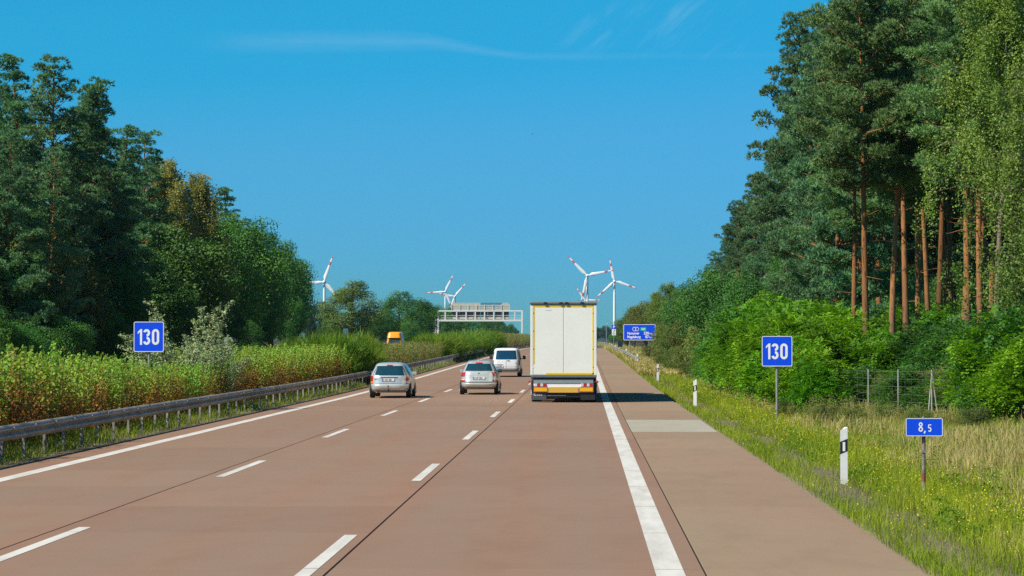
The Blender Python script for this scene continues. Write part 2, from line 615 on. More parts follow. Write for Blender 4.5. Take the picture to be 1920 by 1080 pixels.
M['robinia'] = leaf_mat('bright_compound_leaf', (.036, .150, .006), (.200, .460, .012), transl=.38, objvar=.2)
M['birchleaf'] = leaf_mat('birch_leaf', (.090, .172, .026), (.290, .390, .075), transl=.35, objvar=.15)
M['brownleaf'] = leaf_mat('browning_birch_leaf', (.185, .190, .045), (.350, .340, .100), transl=.3, objvar=.12)
M['hedge'] = leaf_mat('hedge_leaf', (.120, .265, .018), (.280, .470, .055), wilt=(.310, .150, .030), transl=.35, objvar=.12)
M['reed'] = leaf_mat('tan_green_shrub', (.13, .175, .035), (.27, .29, .085), wilt=(.26, .14, .045), transl=.35, objvar=.15)
M['broom'] = leaf_mat('broom_twig', (.062, .145, .008), (.190, .330, .016), transl=.3, objvar=.15)
M['silverleaf'] = leaf_mat('silver_leaf', (.185, .270, .125), (.420, .510, .285), transl=.25, objvar=.1)
M['grass'] = leaf_mat('green_grass', (.125, .215, .008), (.370, .440, .022), transl=.4, objvar=0, hue=0)
M['drygrass'] = leaf_mat('dry_grass', (.330, .270, .090), (.620, .520, .230), transl=.35, objvar=0, hue=0)
M['flower'] = leaf_mat('yellow_petals', (.52, .47, .01), (.78, .74, .02), transl=.3, objvar=0, hue=0)
M['straw'] = leaf_mat('grey_straw', (.170, .150, .090), (.330, .290, .190), transl=.3, objvar=0, hue=0)
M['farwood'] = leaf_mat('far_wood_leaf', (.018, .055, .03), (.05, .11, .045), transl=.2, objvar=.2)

# ================================================================== SETTING
def build_ground():
    ys = np.concatenate([np.arange(-150, 480, 2.5), np.arange(480, 1000, 20), np.array([1000, 1100, 1250, 1500, 2000, 3000, 4500, 6500, 9000])])
    xs = np.concatenate([np.array([-6000, -3000, -1500, -900, -400, -200, -110, -80, -60, -50, -44, -40, -37, -34, -32, -30, -28.75, -28.6, -22, -16.4, -16.25, -15, -14, -13, -12, -11.4, -10.915, -10.88,
                                   -4, 3.47, 3.515, 3.9, 4.3, 4.9, 5.5, 6.2, 7, 7.5, 8.2, 9, 10, 11, 12, 14, 16, 19, 22, 25, 30, 40, 60, 100, 200, 400, 900, 1500, 3000, 6000])])
    X, Y = np.meshgrid(xs, ys)
    rg = np.random.default_rng(3)
    Z = np.interp(X, _GX, _GZ) + prof(Y)
    j = rg.normal(0, .035, X.shape)
    free = ((X > 3.7) | ((X > -16) & (X < -11.5)) | (X < -29)) & (np.abs(X) < 500)
    Z = Z + j * free
    V = np.stack([X, Y, Z], -1).reshape(-1, 3)
    ny, nx = X.shape
    i = np.arange(ny - 1)[:, None] * nx + np.arange(nx - 1)[None]
    Fc = np.stack([i, i + 1, i + nx + 1, i + nx], -1).reshape(-1, 4)
    tag(link('ground', np_mesh('ground', V, Fc, M['ground'], smooth=True)), kind='structure')


build_ground()

# the carriageway: four columns of cast slabs, five metres long, joints left open
ROAD_COLS = [(L_EDGE, -6.70), (-6.70, -2.655), (-2.655, 1.25), (1.25, R_EDGE)]
Y_SLAB0, N_PART, N_ALL = 1.6, 72, 90
road = tag(empty('road'), kind='structure')


def slab_box(mb, c, y0, y1, gapx=.011, gapy=.005):
    x0, x1 = ROAD_COLS[c]
    x0 += gapx if c > 0 else 0
    x1 -= gapx if c < 3 else 0
    y0 += gapy
    y1 -= gapy
    z0, z1 = float(prof(y0)), float(prof(y1))
    t, e = .24, .004
    vs = []
    for (y, z, s) in ((y0, z0, 1), (y1, z1, -1)):
        vs += [(x0, y, z - t), (x1, y, z - t), (x1, y, z - e), (x1 - e, y + e * s, z), (x0 + e, y + e * s, z), (x0, y, z - e)]
    fs = [(0, 1, 2, 3, 4, 5), (11, 10, 9, 8, 7, 6)]
    for k in range(6):
        k2 = (k + 1) % 6
        fs.append((k, k + 6, k2 + 6, k2))
    mb.add(vs, fs)


rest = {'lane': MB(), 'shoulder': MB()}
patch_done = False
for c in range(4):
    for i in range(N_ALL):
        y0 = Y_SLAB0 + 5 * i
        if y0 < 16:
            y0 = y0
        mk = 'shoulder' if c == 3 else 'lane'
        if c == 3 and 65 < y0 < 67:                     # the two slabs renewed in pale concrete
            mb = MB()
            slab_box(mb, c, y0, y0 + 10)
            tag(mb.build('slab', M['patch'], road), 'pale grey renewed slab in the reddish hard shoulder')
            continue
        if c == 3 and 70 < y0 < 72:
            continue
        if i < N_PART:
            mb = MB()
            slab_box(mb, c, y0, y0 + 5)
            mb.build('slab', M[mk], road)
        else:
            slab_box(rest[mk], c, y0, y0 + 5)
tag(rest['lane'].build('distant_slabs', M['lane'], road), kind='stuff')
tag(rest['shoulder'].build('distant_shoulder_slabs', M['shoulder'], road), kind='stuff')
Y_END = Y_SLAB0 + 5 * N_ALL


def strip(mb, x0, x1, y0, y1, dz, step=5.0):
    n = max(1, int(math.ceil((y1 - y0) / step - 1e-6)))
    P = []
    for k in range(n + 1):
        y = y0 + (y1 - y0) * k / n
        z = float(prof(y)) + dz
        P.append([(x0, y, z), (x1, y, z)])
    mb.grid(P)


mb = MB()
strip(mb, L_EDGE + .02, R_EDGE - .02, Y_SLAB0 + .1, Y_END - .1, -.016)
mb.build('joint_filler', M['joint'], road)
mb = MB()
strip(mb, L_EDGE, R_EDGE, Y_END, 1500, 0.0, 20)
mb.build('asphalt_surface', M['asphalt'], road)


def paint_seg(mb, x0, x1, y0, y1, gap=.014):
    """painted on the slabs, broken where a cross joint runs through"""
    a = y0
    while a < y1 - 1e-4:
        k = math.floor((a - Y_SLAB0) / 5 + 1e-6)
        b = min(y1, Y_SLAB0 + 5 * (k + 1))
        ga = gap if abs((a - Y_SLAB0) / 5 - round((a - Y_SLAB0) / 5)) < 1e-4 else 0
        gb = gap if abs((b - Y_SLAB0) / 5 - round((b - Y_SLAB0) / 5)) < 1e-4 else 0
        sl0, sl1 = Y_SLAB0 + 5 * k, Y_SLAB0 + 5 * k + 5
        zz = lambda y: float(np.interp(y, [sl0, sl1], [prof(sl0), prof(sl1)])) + .004
        mb.add([(x0, a + ga, zz(a)), (x1, a + ga, zz(a)), (x1, b - gb, zz(b)), (x0, b - gb, zz(b))], [(0, 1, 2, 3)])
        a = b


mb = MB()
paint_seg(mb, .735, 1.035, Y_SLAB0, Y_END)
strip(mb, .735, 1.035, Y_END, 1400, .004, 20)
mb.build('right_edge_line', M['mark'], road)
mb = MB()
paint_seg(mb, -10.16, -9.87, Y_SLAB0, Y_END)
strip(mb, -10.16, -9.87, Y_END, 1400, .004, 20)
mb.build('left_edge_line', M['mark'], road)
for xc, y0 in ((-6.40, 44.4), (-2.87, 43.2)):
    for k in range(-2, 42):
        a = y0 + 18 * k
        mb = MB()
        if a + 6 < Y_END:
            paint_seg(mb, xc - .08, xc + .08, a, a + 6)
        elif a > Y_END:
            strip(mb, xc - .08, xc + .08, a, a + 6, .004)
        else:
            continue
        mb.build('lane_dash', M['mark'], road)

orow = MB()
strip(orow, -28.55, -16.45, -100, 1500, 0.0, 10)
opp = tag(orow.build('opposite_road', M['lane']), kind='structure')
mb = MB()
for xa in (-28.2, -17.0):
    strip(mb, xa, xa + .28, -50, 900, .004, 10)
mb.build('edge_line', M['mark'], opp)


def hills():
    """low wooded rise closing the view beyond the road"""
    rg = np.random.default_rng(8)
    P = []
    xs = np.linspace(-2600, 2600, 160)
    h = 16 + 9 * np.sin(xs / 310 + 1.0) + 5 * np.sin(xs / 120) + rg.normal(0, .8, len(xs))
    for t, k in ((6200, 0), (6350, .55), (6500, .85), (6700, 1.0), (7000, .9), (7600, .0)):
        P.append([(x, t, 1.0 + hh * k + (rg.normal(0, .9) if k else -2)) for x, hh in zip(xs, h)])
    mb = MB().grid(P)
    tag(mb.build('hills', M['farwood'], smooth=True), kind='structure')


hills()

# ================================================================== GUARDRAILS
WPROF = [(.0, .155), (.015, .150), (.052, .115), (.075, .085), (.072, .055), (.02, .018), (.0, 0), (.02, -.018), (.072, -.055), (.075, -.085), (.052, -.115), (.015, -.150), (0, -.155)]


def rail_panel(mb, x, y0, y1, side, zc=.60, dz0=0.0, dz1=0.0, base=None, lap=0.0):
    """one W-section panel; side=+1 faces +x"""
    P = []
    th = .004
    base = base or gz
    for y, d in ((y0, dz0), (y1, dz1)):
        z = base(x, y) + zc + d
        off = lap if y == y0 else 0.0
        P.append([(x + side * (a + off), y, z + b) for a, b in WPROF] + [(x + side * (a - th * 1.5 + off), y, z + b) for a, b in reversed(WPROF)])
    mb.grid(P, closed_u=True)


def rail_post(mb, x, y, h=.72):
    z = gz(x, y)
    w, d, t = .10, .055, .006
    mb.box(x - d / 2, x + d / 2, y - w / 2, y - w / 2 + t, z - .3, z + h)
    mb.box(x - d / 2, x + d / 2, y + w / 2 - t, y + w / 2, z - .3, z + h)
    mb.box(x - d / 2, x - d / 2 + t, y - w / 2 + t, y + w / 2 - t, z - .3, z + h - .002)


XR = -11.55
guard = tag(empty('guardrail', (0, 0, 0)), 'long weathered steel guardrail along the planted median left of the carriageway', 'guardrail')
y = 26.0
while y < 174:
    mb = MB()
    rail_panel(mb, XR + .16, y, y + 4.0, 1, lap=.006)
    mb.build('rail_panel', M['rail'], guard, smooth=True)
    y += 4
mb = MB()
while y < 640:
    rail_panel(mb, XR + .16, y, y + 8.0, 1)
    y += 8
tag(mb.build('distant_rail_panels', M['rail'], guard, smooth=True), kind='stuff')
far = MB()
y = 28.0
while y < 620:
    mb = MB() if y < 176 else far
    rail_post(mb, XR, y)
    zt = gz(XR, y)
    mb.box(XR - .03, XR + .155, y - .03, y + .03, zt + .55, zt + .63)      # spacer carrying both rails
    if y < 176:
        mb.build('post', M['steel'], guard)
    y += 2.0 if y < 300 else 4.0
tag(far.build('distant_posts', M['steel'], guard), kind='stuff')
bo = MB()
for k in range(26, 120, 2):
    for dz in (-.09, .09):
        yb = k + .06
        zb = gz(XR, yb) + .60 + dz
        bo.tube([(XR + .16 + .070, yb, zb), (XR + .16 + .088, yb, zb)], .016, 6)
tag(bo.build('bolts', M['steel'], guard), kind='stuff')

XR2 = 4.55
g2 = tag(empty('guardrail', (0, 0, 0)), 'short bright steel guardrail with sloping end beside the right verge', 'guardrail')
y = 206.0
while y < 430:
    d = lambda yy: -max(0.0, (218 - yy) / 12.0) * .58
    mb = MB()
    rail_panel(mb, XR2 - .08, y, y + 4.0, -1, dz0=d(y), dz1=d(y + 4), lap=.005)
    mb.build('rail_panel', M['steel'], g2, smooth=True)
    if y >= 214:
        mb = MB()
        rail_post(mb, XR2, y)
        mb.build('post', M['steel'], g2)
    y += 4

# ================================================================== SIGNS
def rrect(cx, cz, w, h, r, n=5):
    pts = []
    for sx, sz, a0 in ((1, 1, 0), (-1, 1, 90), (-1, -1, 180), (1, -1, 270)):
        for k in range(n + 1):
            a = R_(a0 + 90 * k / n)
            pts.append((cx + sx * (w / 2 - r) + r * math.cos(a), cz + sz * (h / 2 - r) + r * math.sin(a)))
    return pts


def arc(cx, cz, rx, rz, a0, a1, n=14):
    return [(cx + rx * math.cos(R_(a0 + (a1 - a0) * k / n)), cz + rz * math.sin(R_(a0 + (a1 - a0) * k / n))) for k in range(n + 1)]


# digits as pen strokes on a cell of width w, height 1 (centre line)
def digit(ch, t):
    """-> (list of (points, closed), advance); height 1.0 including the pen of width t"""
    h = t / 2
    if ch == '1':
        return [([(.235 - h, 0), (.235 + h, 0), (.235 + h, 1), (.235 - h * .5, 1), (.0, .82), (.0, .68), (.235 - h, .83)], 'poly')], .36
    if ch == '0':
        return [(arc(.25, 1 - .25, .25 - h, .25 - h, 0, 180) + arc(.25, .25, .25 - h, .25 - h, 180, 360), True)], .58
    if ch == '3':
        return [(arc(.235, .76, .235 - h, .24 - h, 165, -90), False), (arc(.235, .26, .245 - h, .26 - h, 90, -165), False)], .56
    if ch == '8':
        return [(arc(.25, .75, .215 - h, .25 - h, 0, 350), True), (arc(.25, .26, .25 - h, .26 - h, 0, 350), True)], .60
    if ch == '5':
        return [([(.44, 1 - h), (.09, 1 - h), (.065, .56)] + arc(.235, .32, .235 - h, .32 - h, 130, -150, 18), False)], .56
    if ch == '2':
        return [(arc(.24, .74, .22 - h, .26 - h, 170, -20) + [(.06, h), (.48, h)], False)], .56
    if ch == '7':
        return [([(.02, 1 - h), (.45, 1 - h), (.16, 0)], False)], .52
    if ch == ',':
        return [([(.08, .10), (.07, .02), (.0, -.14)], False)], .24
    return [], .3


def digits_mesh(text, cx, cz, H, t, y, sx=1.0, gap=1.0):
    """text strokes centred at (cx, cz)"""
    adv = [digit(c, t)[1] for c in text]
    total = (sum(adv) - .08) * H * sx * gap
    x = cx - total / 2
    mb = MB()
    for c, a in zip(text, adv):
        for k, (pts, closed) in enumerate(digit(c, t)[0]):
            q = [(x + p[0] * H * sx, cz - H / 2 + p[1] * H) for p in pts]
            if closed == 'poly':
                mb.add([(a, y, b) for a, b in q], [tuple(range(len(q)))])
            else:
                mb.stroke(q, t * H, y - .0007 * k, closed)
        x += a * H * sx * gap
    return mb


def text_mesh(s, size, mat, parent, name, x, z, y, align='LEFT', sx=1.0, bold=.0):
    cu = bpy.data.curves.new('lettering', 'FONT')
    cu.body = s
    cu.size = size
    cu.align_x = align
    cu.offset = bold
    cu.resolution_u = 3
    ob = bpy.data.objects.new('lettering_source', cu)
    COL.objects.link(ob)
    dg = bpy.context.evaluated_depsgraph_get()
    me = bpy.data.meshes.new_from_object(ob.evaluated_get(dg))
    bpy.data.objects.remove(ob)
    me.transform(Matrix(((sx, 0, 0, x), (0, 0, 0, y), (0, 1, 0, z), (0, 0, 0, 1))))
    me.materials.clear()
    me.materials.append(mat)
    return link(name, me, parent)


def sign_plate(root, cx, cz, w, h, r, border, face, edge=None, name='sign_plate', inset=.0):
    mb = MB().prism(rrect(cx, cz, w, h, r), 0.0, .035)
    mb.build(name, M['sign_back'], root)
    mb = MB().prism(rrect(cx, cz, w - .004, h - .004, r), -.006, -.001)
    f = mb.build('blue_face' if face is M['blue'] else 'face', face, root)
    if border:
        mb = MB().ring(rrect(cx, cz, w - .006 - 2 * inset, h - .006 - 2 * inset, r), rrect(cx, cz, w - 2 * border - 2 * inset, h - 2 * border - 2 * inset, max(.004, r - border * .7)), -.009, -.0065)
        mb.build('white_border', M['sign_white'], root)
    return f


def sign_post(root, x, z0, z1, r=.038, y=.075, mat=None, name='post'):
    mb = MB().tube([(x, y, z0), (x, y, z1)], r, 10)
    o = mb.build(name, mat or M['pole'], root, smooth=True)
    cl = MB()
    for z in (z1 - .12, z1 - .55):
        if z > z0:
            cl.box(x - r - .008, x + r + .008, y - .038, y + r + .008, z - .02, z + .02)
    cl.build('clamp', M['steel'], root)
    return o


def sign130(px, py, Y, label, wpx=57.0):
    c = W(px, py, Y)
    w = wpx * Y / F_PX
    zb = gz(c.x, Y)
    r = tag(empty('speed_sign', (c.x, Y, zb)), label, 'road sign', 'blue recommended speed signs')
    cz = c.z - zb
    sign_plate(r, 0, cz, w, w * 1.0, .055 * w / .95, .022, M['blue'])
    digits_mesh('130', 0, cz - .005, w * .52, .150, -.0095, sx=.90, gap=1.10).build('number', M['sign_white'], r)
    sign_post(r, 0, -.5, cz + w * .46, .045)
    return r


sign130(1457, 658.5, 80, 'square blue 130 sign on a grey post in the right verge before leafy bushes')
sign130(279, 631.5, 80, 'square blue 130 sign standing in the median hedge before a silvery shrub')

# kilometre board 8,5
c = W(1733, 801, 40.0)
zb = gz(c.x, 40.0)
r = tag(empty('kilometre_sign', (c.x, 40.0, zb)), 'small blue board reading 8,5 on a rusty post in the grass', 'road sign')
w, h = 69 * 40 / F_PX, 34 * 40 / F_PX
cz = c.z - zb
sign_plate(r, 0, cz, w, h, .022, .012, M['blue'])
ms = digits_mesh('8', -.055, cz + .004, .150, .135, -.0095, sx=.95)
m5 = digits_mesh(',', .010, cz + .006, .16, .15, -.0095)
m6 = digits_mesh('5', .085, cz - .014, .118, .15, -.0095, sx=.95)
ms.add(m5.v, m5.f)
ms.add(m6.v, m6.f)
ms.build('number', M['sign_white'], r)
sign_post(r, 0, -.5, cz + h * .58, .030, mat=paint('old_post', (.27, .23, .18), .7, metal=.2, var=.5, scale=9))
MB().tube([(0, .075, .42), (0, .075, .55)], .0312, 10).build('rust_band', paint('rust_red', (.20, .055, .045), .8), r, smooth=True)

# distance sign
YD = 290.0
c = W(1199, 623, YD)
zb = gz(c.x, YD)
w, h = 60 * YD / F_PX, 30 * YD / F_PX
cz = c.z - zb
r = tag(empty('distance_sign', (c.x, YD, zb), R_(-2)), 'wide blue distance board listing Hannover and Magdeburg beyond the right guardrail', 'road sign')
sign_plate(r, 0, cz, w, h, .12, .055, M['blue'])
k = w / 60.0          # metres per photo pixel at the board
yb = -.012
text_mesh('Hannover', .40, M['sign_white'], r, 'lettering', -23 * k, cz - 4.0 * k, yb, sx=.86, bold=.012)
text_mesh('220', .43, M['sign_white'], r, 'lettering', 8 * k, cz - 4.0 * k, yb, sx=.9, bold=.014)
text_mesh('km', .27, M['sign_white'], r, 'lettering', 18.5 * k, cz - 4.0 * k, yb, sx=.9, bold=.008)
text_mesh('Magdeburg', .40, M['sign_white'], r, 'lettering', -23 * k, cz - 10.8 * k, yb, sx=.86, bold=.012)
text_mesh('87', .43, M['sign_white'], r, 'lettering', 11 * k, cz - 10.8 * k, yb, sx=.9, bold=.014)
text_mesh('km', .27, M['sign_white'], r, 'lettering', 18.5 * k, cz - 10.8 * k, yb, sx=.9, bold=.008)
# motorway number in its six-sided frame and the green european road number
bx, bz = -7.2 * k, cz + 6.0 * k
hexo = [(bx - 6 * k, bz), (bx - 4.2 * k, bz + 3.3 * k), (bx + 4.2 * k, bz + 3.3 * k), (bx + 6 * k, bz), (bx + 4.2 * k, bz - 3.3 * k), (bx - 4.2 * k, bz - 3.3 * k)]
MB().stroke(hexo, .055, yb, True).build('number_frame', M['sign_white'], r)
text_mesh('2', .34, M['sign_white'], r, 'lettering', bx, bz - 1.9 * k, yb, 'CENTER', bold=.012)
MB().prism(rrect(7.2 * k, bz, 10.5 * k, 6.4 * k, .06), yb - .002, yb + .002).build('green_panel', M['sign_green'], r)
text_mesh('E30', .26, M['sign_white'], r, 'lettering', 7.2 * k, bz - 1.5 * k, yb - .004, 'CENTER', bold=.006)
for xx in (-18 * k, 18 * k):
    sign_post(r, xx, -.4, cz + h * .4, .06, y=.10)

# parking sign with its arrow plate
YP = 420.0
c = W(1151, 613, YP)
zb = gz(c.x, YP)
cz = c.z - zb
r = tag(empty('parking_sign', (c.x, YP, zb)), 'small blue parking P sign with a white plate below it', 'road sign')
w = 8.0 * YP / F_PX
sign_plate(r, 0, cz, w, w, .05, 0, M['blue'])
text_mesh('P', .62, M['sign_white'], r, 'lettering', 0, cz - .22, -.011, 'CENTER', bold=.02)
z2 = cz - w * .5 - 6 * YP / F_PX
sign_plate(r, 0, z2, 7.4 * YP / F_PX, 11.5 * YP / F_PX, .04, 0, M['sign_white'], name='white_plate')
mb = MB()
mb.stroke([(-.10, z2 + .02), (.12, z2 + .33)], .07, -.0095)
mb.stroke([(-.04, z2 + .33), (.14, z2 + .35), (.16, z2 + .16)], .06, -.0105)
mb.stroke(arc(0, z2 - .22, .15, .14, 0, 350), .06, -.0095, True)
mb.build('arrow_mark', M['black'], r)
sign_post(r, 0, -.4, cz + w * .45, .05)

# dark box-like board behind the right rail
YB = 330.0
c = W(1163, 645, YB)
zb = gz(c.x, YB)
r = tag(empty('roadside_board', (c.x, YB, zb), R_(25)), 'small dark slate blue board on two legs behind the right guardrail', 'road sign')
MB().prism(rrect(0, c.z - zb, 10 * YB / F_PX, 11 * YB / F_PX, .08), 0, .06).build('board', paint('slate_blue', (.05, .085, .12), .5), r)
for s in (-.25, .25):
    MB().tube([(s, .1, -.3), (s, .1, c.z - zb + .2)], .03, 6).build('leg', M['pole'], r)

# slim pole beyond the parking sign
c = W(1137, 655, 520)
zb = gz(c.x, 520)
zt = W(1137, 606, 520).z - zb
r = tag(empty('slim_pole', (c.x, 520, zb)), 'slim pale pole with a bent top left of the parking sign', 'pole')
MB().tube([(0, 0, -.3), (0, 0, zt * .8), (.05, 0, zt * .93), (.35, 0, zt), (.7, 0, zt + .05)], [.09, .075, .06, .055, .05], 8).build('shaft', M['alu'], r, smooth=True)
MB().box(.55, 1.1, -.12, .12, zt - .02, zt + .10, .03).build('lamp_head', M['alu'], r)

# signs for the other carriageway, seen from behind over the hedge
for (px, py, Y, wp, hp, lb, mk) in ((427, 641, 132, 14, 17, 'grey back of a small board peeping over the hedge right of the silvery shrub', 'sign_back'),
                                    (648, 626, 235, 9, 20, 'narrow dark blue board rising behind the broom bushes', 'gantry_blue')):
    c = W(px, py, Y)
    zb = gz(c.x, Y)
    r = tag(empty('traffic_board', (c.x, Y, zb)), lb, 'road sign')
    w, h = wp * Y / F_PX, hp * Y / F_PX
    MB().prism(rrect(0, c.z - zb, w, h, .03), -.04, 0).build('board', M[mk], r)
    MB().box(-.02, .02, -.075, -.045, c.z - zb - h * .45, c.z - zb + h * .45).build('stiffener', M['steel'], r)
    sign_post(r, 0, -.4, c.z - zb + h * .4, .035, y=.045)

# ================================================================== DELINEATOR POSTS
def make_delineator():
    r = empty('delineator_post')
    w, d = .13, .10
    sl = .055                                     # the slanted cut across the top
    body = [(-w / 2, -.35), (w / 2, -.35), (w / 2, 1.0 + sl / 2), (-w / 2, 1.0 - sl / 2)]
    mb = MB()
    n = len(body)
    # rounded triangular hollow section: front wider than the back
    vs = [(x, -d / 2, z) for x, z in body] + [(x * .45, d / 2, z) for x, z in body]
    mb.add(vs, [(0, 1, 2, 3), (7, 6, 5, 4), (0, 4, 5, 1), (1, 5, 6, 2), (2, 6, 7, 3), (3, 7, 4, 0)])
    mb.build('post_body', M['post_white'], r)
    z0, z1 = .55, .77
    e = .002
    mb = MB()
    vs = [(-w / 2 - e, -d / 2 - e, z0), (w / 2 + e, -d / 2 - e, z0 + sl), (w / 2 + e, -d / 2 - e, z1 + sl), (-w / 2 - e, -d / 2 - e, z1)]
    vs += [(x * .46, d / 2 + e, z) for x, y, z in vs]
    mb.add(vs, [(0, 1, 2, 3), (7, 6, 5, 4), (0, 4, 5, 1), (1, 5, 6, 2), (2, 6, 7, 3), (3, 7, 4, 0)])
    mb.build('black_band', M['black'], r)
    MB().box(-.022, .022, -d / 2 - .010, -d / 2 - e - .001, z0 + .055, z1 - .005).build('reflector', M['sign_white'], r)
    return r


proto = make_delineator()
kids = {proto.name: list(proto.children)}
DL = [(1581, 45.0, 4.86, 'nearest white delineator post, left of the 8,5 board'),
      (1303, 97, None, 'white delineator post just beyond the shadow of the lorry'),
      (1233, 148, None, 'white delineator post third along the verge, before the guardrail'),
      (1195, 212, None, 'white delineator post at the sloping end of the right guardrail'),
      (1174, 268, None, 'white delineator post behind the rail under the distance board'),
      (1153.5, 345, None, 'white delineator post at the foot of the parking sign'),
      (1147, 420, None, None), (1143, 470, None, None), (1137.5, 520, None, None), (1133, 580, None, None), (1129, 650, None, None), (1125, 720, None, None)]
for i, (px, Y, X, lb) in enumerate(DL):
    x = W(px, 640, Y).x
    o = proto if i == 0 else copy_tree(proto, kids=kids)
    o.location = (x, Y, gz(x, Y))
    o.rotation_euler = (0, 0, R_(random.Random(i).uniform(-4, 4)))
    tag(o, lb or 'tiny white delineator post far down the right verge', 'delineator', 'delineator posts along the right verge')

# ================================================================== WILDLIFE FENCE
fence = tag(empty('wire_fence'), 'thin wire fence on grey posts half hidden by the bright bushes', 'fence')
FP = [(1341, 142), (1349, 136), (1360, 128), (1440, 112), (1510, 101), (1578, 93), (1628, 88.5), (1684, 84.5), (1747, 80.5), (1820, 76.5), (1905, 73), (2000, 70)]
prev = None
tops = []
for i, (px, Y) in enumerate(FP):
    x = W(px, 640, Y).x
    zb = gz(x, Y)
    h = 1.62
    tops.append(Vector((x, Y, zb)))
    MB().tube([(x, Y, zb - .4), (x, Y, zb + h)], .032, 6).build('post', M['steel'], fence)
    if px == 1747:
        for dx in (-.20, .22):
            MB().tube([(x, Y - .05, zb + h - .06), (x + dx * .9, Y - .2, zb - .2)], .024, 6).build('brace', M['steel'], fence)
for hz in (.15, .35, .55, .8, 1.05, 1.3, 1.55):
    mb = MB()
    mb.tube([t + Vector((0, -.035, hz)) for t in tops], .004, 4, cap=False)
    mb.build('wire', M['pole'], fence)
mb = MB()
for a, b in zip(tops[:-1], tops[1:]):
    n = int((b - a).length / .8)
    for k in range(1, n):
        p = a.lerp(b, k / n)
        mb.tube([p + Vector((0, -.036, .1)), p + Vector((0, -.036, 1.56))], .0016, 3, cap=False)
tag(mb.build('stay_wires', M['pole'], fence), kind='stuff')

# ================================================================== VEHICLES
class Shell:
    """vehicle body lofted from horizontal slices; levels: (z, half width, y rear, y front)"""
    def __init__(s, levels, n=5.0):
        s.lv = np.array(levels, float)
        s.n = n

    def at(s, z):
        return [float(np.interp(z, s.lv[:, 0], s.lv[:, k])) for k in (1, 2, 3)]

    def mesh(s, nz=26, m=56):
        z0, z1 = s.lv[0, 0], s.lv[-1, 0]
        zs = np.unique(np.concatenate([np.linspace(z0, z1, nz), s.lv[:, 0]]))
        P = []
        for z in zs:
            w, a, b = s.at(z)
            row = []
            for k in range(m):
                t = 2 * math.pi * k / m
                cx, sy = math.cos(t), math.sin(t)
                row.append((w * math.copysign(abs(cx) ** (2 / s.n), cx), (a + b) / 2 + (b - a) / 2 * math.copysign(abs(sy) ** (2 / s.n), sy), z))
            P.append(row)
        mb = MB().grid(P, closed_u=True)
        nz_ = len(zs)
        mb.f.append(tuple(range(m))[::-1])
        # a gently domed lid
        w, a, b = s.at(zs[-1])
        rows = [P[-1]]
        for f, dz in ((.8, .018), (.5, .03)):
            rows.append([(p[0] * f, (a + b) / 2 + (p[1] - (a + b) / 2) * f, zs[-1] + dz) for p in P[-1]])
        base = (nz_ - 1) * m
        for rI in (1, 2):
            start = len(mb.v)
            mb.v += rows[rI]
            for j in range(m):
                j2 = (j + 1) % m
                mb.f.append((base + j, base + j2, start + j2, start + j))
            base = start
        mb.f.append(tuple(base + j for j in range(m)))
        return mb

    def rear(s, f, z, off=.006):
        w, a, b = s.at(z)
        L = (b - a) / 2
        return (f * w, (a + b) / 2 - L * (1 - min(1, abs(f)) ** s.n) ** (1 / s.n) - off, z)

    def front(s, f, z, off=.006):
        w, a, b = s.at(z)
        L = (b - a) / 2
        return (f * w, (a + b) / 2 + L * (1 - min(1, abs(f)) ** s.n) ** (1 / s.n) + off, z)

    def side(s, sg, y, z, off=.006):
        w, a, b = s.at(z)
        u = (y - (a + b) / 2) / ((b - a) / 2)
        return (sg * (w * (1 - min(1, abs(u)) ** s.n) ** (1 / s.n) + off), y, z)

    def patch(s, fn, us, z0, z1, nu=10, nz=5, off=.006, **k):
        """us(z)->(u0,u1); both faces so that the patch has thickness"""
        P, Q = [], []
        for i in range(nz + 1):
            z = z0 + (z1 - z0) * i / nz
            a, b = us((z - z0) / (z1 - z0))
            P.append([fn(a + (b - a) * j / nu, z, off) for j in range(nu + 1)])
        return MB().grid(P)


def wheel(root, x, y, r, w, sg):
    mb = MB()
    prof_ = [(-w / 2, r * .62), (-w / 2, r * .92), (-w / 2 + .02, r), (w / 2 - .02, r), (w / 2, r * .92), (w / 2, r * .62)]
    mb.tube([(x + a, y, r) for a, _ in prof_], [b for _, b in prof_], 22, cap=True)
    t = mb.build('wheel', M['rubber'], root, smooth=True)
    rm = MB()
    xx = x + sg * (w / 2 + .004)
    rm.tube([(xx - sg * .02, y, r), (xx, y, r), (xx + sg * .006, y, r)], [r * .62, r * .60, r * .20], 16)
    for k in range(6):
        a = 2 * math.pi * k / 6
        rm.tube([(xx + sg * .004, y + math.cos(a) * r * .15, r + math.sin(a) * r * .15), (xx + sg * .008, y + math.cos(a) * r * .56, r + math.sin(a) * r * .56)], [.035, .028], 5)
    rm.build('rim', M['alu'], t, smooth=True)


